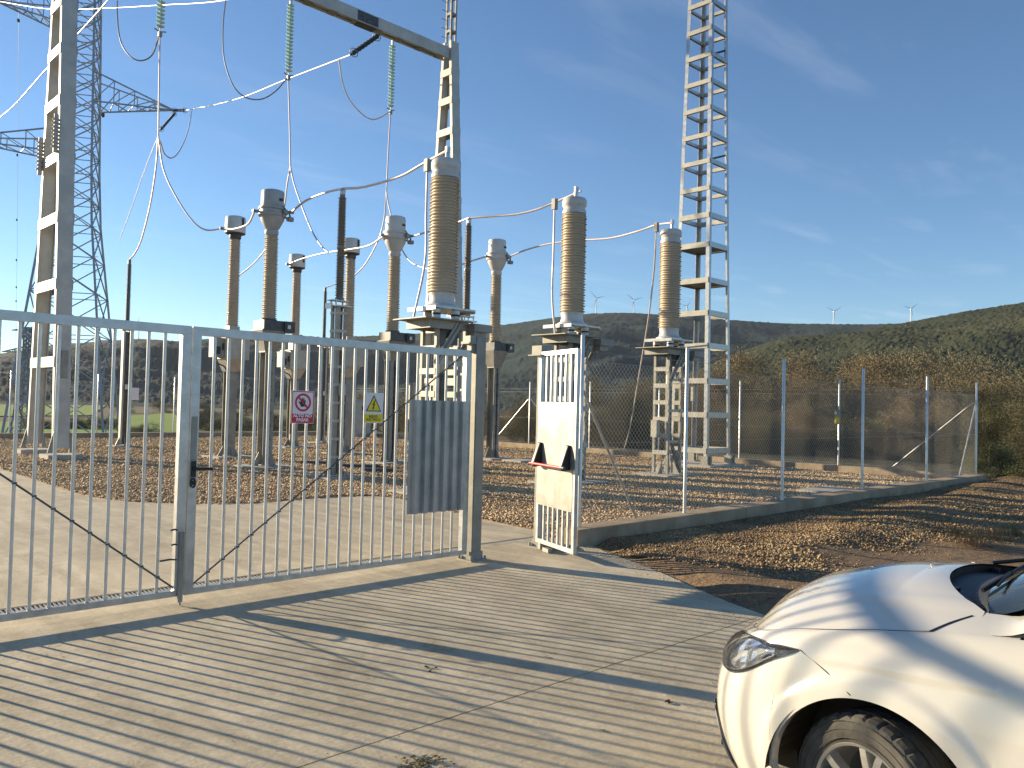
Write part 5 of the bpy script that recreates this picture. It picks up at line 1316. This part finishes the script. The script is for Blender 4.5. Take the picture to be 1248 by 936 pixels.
def hood_pt(x, y, off=0):
    lo, hi = 0, s_of_x(-1.2)
    for _ in range(36):
        m_ = (lo+hi)/2
        if body(m_, zsh(m_))[0] > x: lo = m_
        else: hi = m_
    e = body(lo, zsh(lo)); q = max(0, 1-abs(y)/max(e[1], 1e-4)); p = hood(lo, q, off); return V3((x, y, p[2]))
# panel gaps as thin dark seams
def seam(pts, name, r=.0028): MB().tube(pts, r, 6, False).build(name, M['trim'], car)
for sd in (1, -1):
    mir = lambda P: [V3((p[0], p[1]*sd, p[2])) for p in P]
    seam(mir(catmull([body(1.19, .803, .0), body(1.30, .757, .0), body(1.41, .702, .0)], 6)), 'bumper_seam', .0022)
    pts = [V3(body(s, zsh(s)-.004)) for s in (.50, .62, .78, .95)]+[hood_pt(x, y)+V3((0, 0, .001)) for x, y in ((.30, .755), (.15, .775), (0, .785), (-.12, .775), (-.18, .755))]
    seam(mir(catmull(pts, 4)), 'bonnet_seam', .0014)
    seam(mir(catmull([hood_pt(-.18, .755)+V3((0, 0, .0)), hood_pt(-.22, .68)+V3((0, 0, .001)), V3((-.27, .60, hood_pt(-.27, .6).z))], 4)), 'bonnet_corner_gap', .0035)
# lamps and openings in the nose
def patch(name, S0, S1, lo, hi, off, m_, sd, ns=28, nt=10, edge=None, bulge=0):
    vs = []
    for i in range(ns):
        s = S0+(S1-S0)*i/(ns-1); a, b = cr(lo, s), cr(hi, s)
        for j in range(nt):
            t = j/(nt-1); w_ = math.sin(math.pi*t)**.5*min(1, math.sin(math.pi*i/(ns-1))*3)**.5 if bulge else 0
            p = body(s, a+(b-a)*t, off+bulge*w_); vs.append((p[0], p[1]*sd, p[2]))
    m = MB(); m.add(vs, [(i*nt+j, i*nt+j+1, (i+1)*nt+j+1, (i+1)*nt+j) for i in range(ns-1) for j in range(nt-1)])
    o = m.build(name, m_, car); o.data.shade_smooth(); return o
glassm = bpy.data.materials.new('lamp_glass'); glassm.use_nodes = True; gb = glassm.node_tree.nodes['Principled BSDF']
gb.inputs['Transmission Weight'].default_value = 1; gb.inputs['Roughness'].default_value = .02; gb.inputs['IOR'].default_value = 1.25; gb.inputs['Base Color'].default_value = (.9, .93, .96, 1)
LO = [(.45, .668), (.55, .625), (.65, .606), (.8, .612), (.9, .638), (1.0, .690), (1.07, .736), (1.185, .797)]; HI = [(.45, .702), (.6, .742), (.7, .760), (.8, .772), (.9, .784), (1.0, .794), (1.1, .801), (1.185, .805)]
for sd in (1, -1):
    hd = patch('headlight', .45, 1.185, LO, HI, .0025, M['lamp_black'], sd)
    m = MB(); g = random.Random(4); na, nb_ = 9, 6
    for i in range(na):
        for j in range(nb_):
            ss = .78+.30*i/(na-1); tw = math.sin(math.pi*(.12+.76*i/(na-1)))**.7; lo_, hi_ = cr(LO, ss)+.016, cr(HI, ss)-.012; mi_ = (lo_+hi_)/2; lo_ = mi_+(lo_-mi_)*tw; hi_ = mi_+(hi_-mi_)*tw; p = body(ss, lo_+(hi_-lo_)*j/(nb_-1), .003+(g.uniform(.003, .017) if 0 < i < na-1 and 0 < j < nb_-1 else 0)); m.v.append((p[0], p[1]*sd, p[2]))
    m.f = [(i*nb_+j, i*nb_+j+1, (i+1)*nb_+j+1, (i+1)*nb_+j) for i in range(na-1) for j in range(nb_-1)]
    m.build('reflector', M['chrome'], hd)
    for i in range(1):
        pts = [V3((body(s, cr(LO, s)+.016, .006)[0], body(s, cr(LO, s)+.016, .006)[1]*sd, cr(LO, s)+.016)) for s in [.5+.045*k for k in range(14)]]
        MB().tube(pts, .0035, 6).build('light_strip', M['chrome'], hd)
    vs_ = patch('lamp_cover', .455, 1.18, [(a, b+.003) for a, b in LO], [(a, b-.003) for a, b in HI], .004, glassm, sd, bulge=.016); vs_.parent = hd
    fv = patch('side_vent', .60, .83, [(.60, .37), (.68, .26), (.83, .205)], [(.60, .445), (.66, .425), (.83, .235)], .003, M['trim'], sd)
    pts = [V3((body(s, z, .006)[0], body(s, z, .006)[1]*sd, z)) for s, z in ((.61, .43), (.66, .40), (.74, .31), (.81, .24))]; MB().tube(pts, .006, 6).build('vent_blade', M['lamp_black'], fv)
    patch('grille_half', 0, .42, [(0, .53), (.42, .56)], [(0, .665), (.42, .655)], .004, M['trim'], sd)
    patch('lower_intake', 0, .52, [(0, .22), (.52, .24)], [(0, .40), (.52, .36)], .004, M['trim'], sd)
# arch liners, floor
for cx in (ACX, ACX-2.59):
    for sd in (1, -1):
        m = MB(); n = 24
        for k in range(n+1):
            a = math.pi*(.02)+math.pi*.96*k/n
            for y in (.875, .50): m.v.append((cx+(AR+.012)*math.cos(a), sd*y, .31+(AR+.012)*math.sin(a)))
        m.f = [(2*k, 2*k+1, 2*k+3, 2*k+2) for k in range(n)]
        c0_ = len(m.v); m.v.append((cx, sd*.5, .31)); m.f += [(2*k+1, 2*k+3, c0_) for k in range(n)]
        m.build('arch_liner', M['trim'], car)
m = MB(); m.bb((-2.15, -.82, .17), (-.48, .82, .5)); m.bb((.42, -.5, .2), (.78, .5, .5)); m.bb((-.48, -.45, .2), (.42, .45, .6)); m.bb((-3.2, -.45, .2), (-2.15, .45, .6)); m.build('underbody', M['trim'], car)
# greenhouse
def sec(x, zr, yr, zb_=None):
    s = s_of_x(x); e = body(s, zsh(s)); P = []
    P += [(x, e[1], e[2]), (x, e[1]-.03, e[2]+.05)]
    P += [(x, e[1]+(yr-e[1])*t, e[2]+(zr-.06-e[2])*t) for t in (.35, .7, .97)]
    P += [(x, yr-.06, zr-.015), (x, yr*.55, zr+.018), (x, 0, zr+.028)]
    return P
ST = [sec(-1.02, 1.40, .62), sec(-1.4, 1.435, .62), sec(-2.0, 1.44, .61), sec(-2.6, 1.40, .60), sec(-3.05, 1.28, .58), sec(-3.3, 1.04, .55)]
m = MB(); k = len(ST[0])
for sd in (1, -1): m.add([(a, b*sd, c) for S in ST for a, b, c in S], [(i*k+j, i*k+j+1, (i+1)*k+j+1, (i+1)*k+j) for i in range(len(ST)-1) for j in range(k-1)])
o = m.build('roof', M['paint'], car); weld_smooth(o, 50)
zb0 = hood_pt(-.30, .56).z
def ease(p, t, w=1.):
    k = (1-sm(t/.36))*w
    if k > 0 and p.x > -.62: p.z += (hood_pt(p.x, min(abs(p.y), .845)).z+.002-p.z)*k
    return p
def wl(t): return ease(V3((-.315, .565, zb0-.002)).lerp(V3((-1.02, .555, 1.385)), t)+V3((0, 0, .02*math.sin(math.pi*t))), t)
def gl(t):
    s = s_of_x(-.36); e = body(s, zsh(s)); return V3((e[0], e[1]-.004, e[2]+.001)).lerp(V3((-1.06, .635, 1.355)), t)+V3((0, .01, .02))*math.sin(math.pi*t)
for sd in (1, -1):
    m = MB(); n = 22; w_ = 8
    for i in range(n+1):
        for j in range(w_+1):
            a, b = wl(i/n), gl(i/n); p = a.lerp(b, j/w_)+V3((.03, .03, .03))*math.sin(math.pi*j/w_)*.5*sm(i/n*3); p = ease(p, i/n); m.v.append((p.x, p.y*sd, p.z))
    m.f = [(i*(w_+1)+j, i*(w_+1)+j+1, (i+1)*(w_+1)+j+1, (i+1)*(w_+1)+j) for i in range(n) for j in range(w_)]
    # foot of the pillar joining bonnet line and shoulder
    b0 = len(m.v); nxx = 8
    for i in range(nxx):
        x = -.299-.15*i/(nxx-1); e_ = body(s_of_x(x), zsh(s_of_x(x)))
        for j in range(9):
            y = .555+(e_[1]-.555)*j/8; z = e_[2] if j == 8 else hood_pt(x, y).z; m.v.append((x, y*sd, z))
    m.f += [(b0+i*9+j, b0+i*9+j+1, b0+(i+1)*9+j+1, b0+(i+1)*9+j) for i in range(nxx-1) for j in range(8)]
    o = m.build('windscreen_pillar', M['paint'], car); weld_smooth(o, 60)
    # side window
    m = MB(); P0 = []
    for i in range(12):
        x = -.41-.63*i/11; e = body(s_of_x(x), zsh(s_of_x(x))); t = (-x-.36)/.70; tp_ = ease(gl(t), t)
        lo_ = V3((x, e[1]-.010, e[2]+.004)); tp_ = V3((x, tp_.y+.002, max(tp_.z-.006, lo_.z+.002)))
        P0 += [lo_, lo_.lerp(tp_, .33)+V3((0, .02*(tp_.z-lo_.z), 0)), lo_.lerp(tp_, .66)+V3((0, .02*(tp_.z-lo_.z), 0)), tp_]
    m.v = [(p.x, p.y*sd, p.z) for p in P0]; m.f = [(i*4+j, i*4+j+1, (i+1)*4+j+1, (i+1)*4+j) for i in range(11) for j in range(3)]
    m.build('side_window', M['glass'], car)
    m = MB(); WX = [-1.05, -1.4, -1.75, -2.0, -2.3, -2.6]; SX = [-1.02, -1.4, -2.0, -2.6, -3.05]
    for x in WX:
        k0 = max(i for i in range(4) if SX[i] >= x-1e-6); k0 = min(k0, 3); u_ = (x-SX[k0])/(SX[k0+1]-SX[k0]); zr = [1.40, 1.435, 1.44, 1.40, 1.28]; yr = [.62, .62, .61, .60, .58]
        zr_, yr_ = zr[k0]+(zr[k0+1]-zr[k0])*u_, yr[k0]+(yr[k0+1]-yr[k0])*u_; e = body(s_of_x(x), zsh(s_of_x(x)))
        for t in (.14, .35, .70, .92): m.v.append((x, (e[1]+(yr_-e[1])*t+.012)*sd, e[2]+(zr_-.06-e[2])*t))
    m.f = [(i*4+j, i*4+j+1, (i+1)*4+j+1, (i+1)*4+j) for i in range(len(WX)-1) for j in range(3)]
    m.build('side_window', M['glass'], car)
    m = MB(); s = s_of_x(-.62); e = body(s, zsh(s)); c = V3((-.74, (e[1]+.10)*sd, 1.05)); q = Matrix.Diagonal((.075, .12, .07)).to_3x3()
    pr_ = [(math.sin(a*math.pi/16)**.7, -math.cos(a*math.pi/16)) for a in range(1, 16)]; m.lathe(pr_, 28, c, q); m.bar((-.70, (e[1]-.04)*sd, .99), (-.72, (e[1]+.05)*sd, 1.01), .05, .03); o = m.build('door_mirror', M['paint'], car, 60)
# windscreen, dark scuttle and wipers
ny2 = 25; m = MB(); sc_ = MB()
def glow(y): return cowl_x(y)-.19*(1-(abs(y)/.56)**2)-.012
for i in range(ny2):
    y = -.56+1.12*i/(ny2-1); zz = hood_pt(max(-.30, cowl_x(y)), y).z; gx = glow(y)
    for j in range(15):
        t = j/14; p = V3((gx, y, zz+.012)).lerp(V3((-1.02+.06*(1-(y/.56)**2), y*.985, 1.385+.035*(1-(y/.56)**2))), t); p.z += .035*math.sin(math.pi*t); p = ease(p, t, (abs(y)/.56)**5); m.v.append(tuple(p))
    for q, dz in ((-.0, -.004), (-.0, -.03), (.5, -.035), (1, .011)): sc_.v.append((cowl_x(y)+(gx-cowl_x(y))*q, y, zz+dz))
m.f = [(i*15+j, i*15+j+1, (i+1)*15+j+1, (i+1)*15+j) for i in range(ny2-1) for j in range(14)]
sc_.f = [(i*4+j, i*4+j+1, (i+1)*4+j+1, (i+1)*4+j) for i in range(ny2-1) for j in range(3)]
ws = m.build('windscreen', M['glass'], car); weld_smooth(ws, 60); sc_.build('scuttle', M['trim'], car)
for y0_, y1_ in ((.40, -.12), (-.12, -.50)):
    pts = []
    for k in range(8):
        y = y0_+(y1_-y0_)*k/7; gx = glow(y)-.03-.012*k; zz = hood_pt(max(-.30, cowl_x(y)), y).z+.05+.006*k; pts.append((gx, y, zz))
    wp = MB().tube(pts, .006, 6).build('wiper', M['black'], car)
    MB().tube([(cowl_x(y0_)-.08, y0_-.02, pts[0][2]-.03), pts[2]], .009, 6).build('wiper_arm', M['black'], wp)
for y in (.30, -.28): MB().bb((cowl_x(y)-.03, y-.02, hood_pt(cowl_x(y), y).z-.028), (cowl_x(y)-.005, y+.02, hood_pt(cowl_x(y), y).z-.012)).build('washer_jet', M['black'], car)
# wheels
def wheel(loc, rz, sd):
    w = bpy.data.objects.new('wheel', None); COL.objects.link(w); adopt(w, car); w.location = loc; w.rotation_euler = (0, 0, rz)
    T = MB(); N_ = 160; prof = [(.205, -.085), (.215, -.098), (.25, -.106), (.285, -.104), (.303, -.094), (.313, -.078), (.316, -.05), (.309, -.049), (.309, -.042), (.317, -.041), (.317, -.004), (.310, -.003), (.310, .003), (.317, .004), (.317, .041), (.309, .042), (.309, .049), (.316, .05), (.313, .078), (.303, .094), (.285, .104), (.25, .106), (.215, .098), (.205, .085)]
    Mx = Matrix.Rotation(-math.pi/2, 3, 'X')
    for r, z in prof:
        for j in range(N_):
            a = 2*math.pi*j/N_; rr_ = r
            if j % 5 == 0 and abs(z) > .049 and r > .30: rr_ = r-.008
            T.v.append(tuple(V3((rr_*math.cos(a), z, rr_*math.sin(a)))))
    for i in range(len(prof)-1):
        for j in range(N_): T.f.append((i*N_+j, i*N_+(j+1) % N_, (i+1)*N_+(j+1) % N_, (i+1)*N_+j))
    ty = T.build('tyre', M['tyre'], w, 22)
    for rr_ in (.232, .262, .29):
        MB().tube([(rr_*math.cos(a*math.pi/24), sd*.1065, rr_*math.sin(a*math.pi/24)) for a in range(49)], .0018, 5, False).build('sidewall_rib', M['tyre'], ty)
    o = sd; rim = MB(); q = Matrix(((1, 0, 0), (0, 0, o), (0, 1, 0)))     # local z of the lathe -> outward
    rim.lathe([(.207, .088), (.215, .097), (.213, .10), (.203, .094), (.198, .06), (.19, -.02), (.185, -.06)], 64, (0, 0, 0), q, False); r_ = rim.build('rim', M['rim'], w, 35)
    for kk in range(5):
        a = kk*2*math.pi/5+.42
        for e in (-.16, .16):
            ra, rb = .05, .203; aa, ab = a+e*.6, a+e*1.15
            m = MB(); n = 5; secs = []
            for i in range(n+1):
                t = i/n; r = ra+(rb-ra)*t; an = aa+(ab-aa)*t; wv = .021-.004*t; yo = .055+.03*math.sin(t*math.pi/2); c = V3((r*math.cos(an), 0, r*math.sin(an))); tn = V3((-math.sin(an), 0, math.cos(an)))
                secs += [c+tn*wv+V3((0, o*(yo-.04), 0)), c+tn*wv*.75+V3((0, o*yo, 0)), c-tn*wv*.75+V3((0, o*yo, 0)), c-tn*wv+V3((0, o*(yo-.04), 0))]
            m.add(secs, [(i*4+j, i*4+(j+1) % 4, (i+1)*4+(j+1) % 4, (i+1)*4+j) for i in range(n) for j in range(4)]); m.build('spoke', M['rim'], r_)
    m = MB(); m.lathe([(.075, .02), (.07, .05), (.04, .062), (.035, .066), (.01, .067)], 24, (0, 0, 0), q); m.build('hub_cap', M['rim'], r_, 35)
    m = MB(); m.lathe([(.19, -.05), (.17, -.045), (.05, -.03)], 32, (0, 0, 0), q); m.build('brake_disc', M['dark_steel'], w, 35)
for x in (ACX+.0, ACX-2.59):
    for sd in (1, -1): wheel((x, sd*.775, .317), (-.30 if x > -1 else 0), sd)
# thin pale marks laid along the bonnet surface
for i, P in enumerate((((.28, .12), (.22, .0)), ((.06, .02), (-.0, -.06)), ((.5, .34), (.42, .28)), ((-.02, -.26), (-.05, -.20)))):
    (x0_, y0_), (x1_, y1_) = P; pts = [hood_pt(x0_+(x1_-x0_)*k/3, y0_+(y1_-y0_)*k/3, .0)+V3((0, 0, .004)) for k in range(4)]
    tag(MB().tube(pts, .0025, 5).build('straw', M['white'], loc=(0, 0, 0)), ('longest pale bit of straw near the middle of the car bonnet', 'pale bit of straw nearest the windscreen on the bonnet', 'pale bit of straw nearest the headlight on the bonnet', 'faint pale bit of straw on the far side of the bonnet')[i], 'straw')
    o = COL.objects[-1] if False else [q for q in COL.objects if q.name.startswith('straw') and not q.name.startswith('straw_')][-1]
    o.matrix_world = Matrix.Translation((-2.28, -5.55, 0)) @ Matrix.Rotation(math.pi/2, 4, 'Z')

# ------------------------------------------------------------------ haze
HZ = MB().bb((-2600, -2200, -16.5), (6200, 5600, 440)).build('haze', None); HZ['kind'] = 'stuff'; HZ['label'] = 'thin blue haze over the valley'; HZ['category'] = 'haze'
hm = bpy.data.materials.new('haze'); hm.use_nodes = True; hn = hm.node_tree; hn.nodes.clear(); ho_ = hn.nodes.new('ShaderNodeOutputMaterial'); pv = hn.nodes.new('ShaderNodeVolumePrincipled')
pv.inputs['Color'].default_value = (.78, .88, 1.0, 1); pv.inputs['Density'].default_value = 2.2e-5; pv.inputs['Anisotropy'].default_value = .2
hn.links.new(pv.outputs[0], ho_.inputs['Volume']); HZ.data.materials.append(hm)
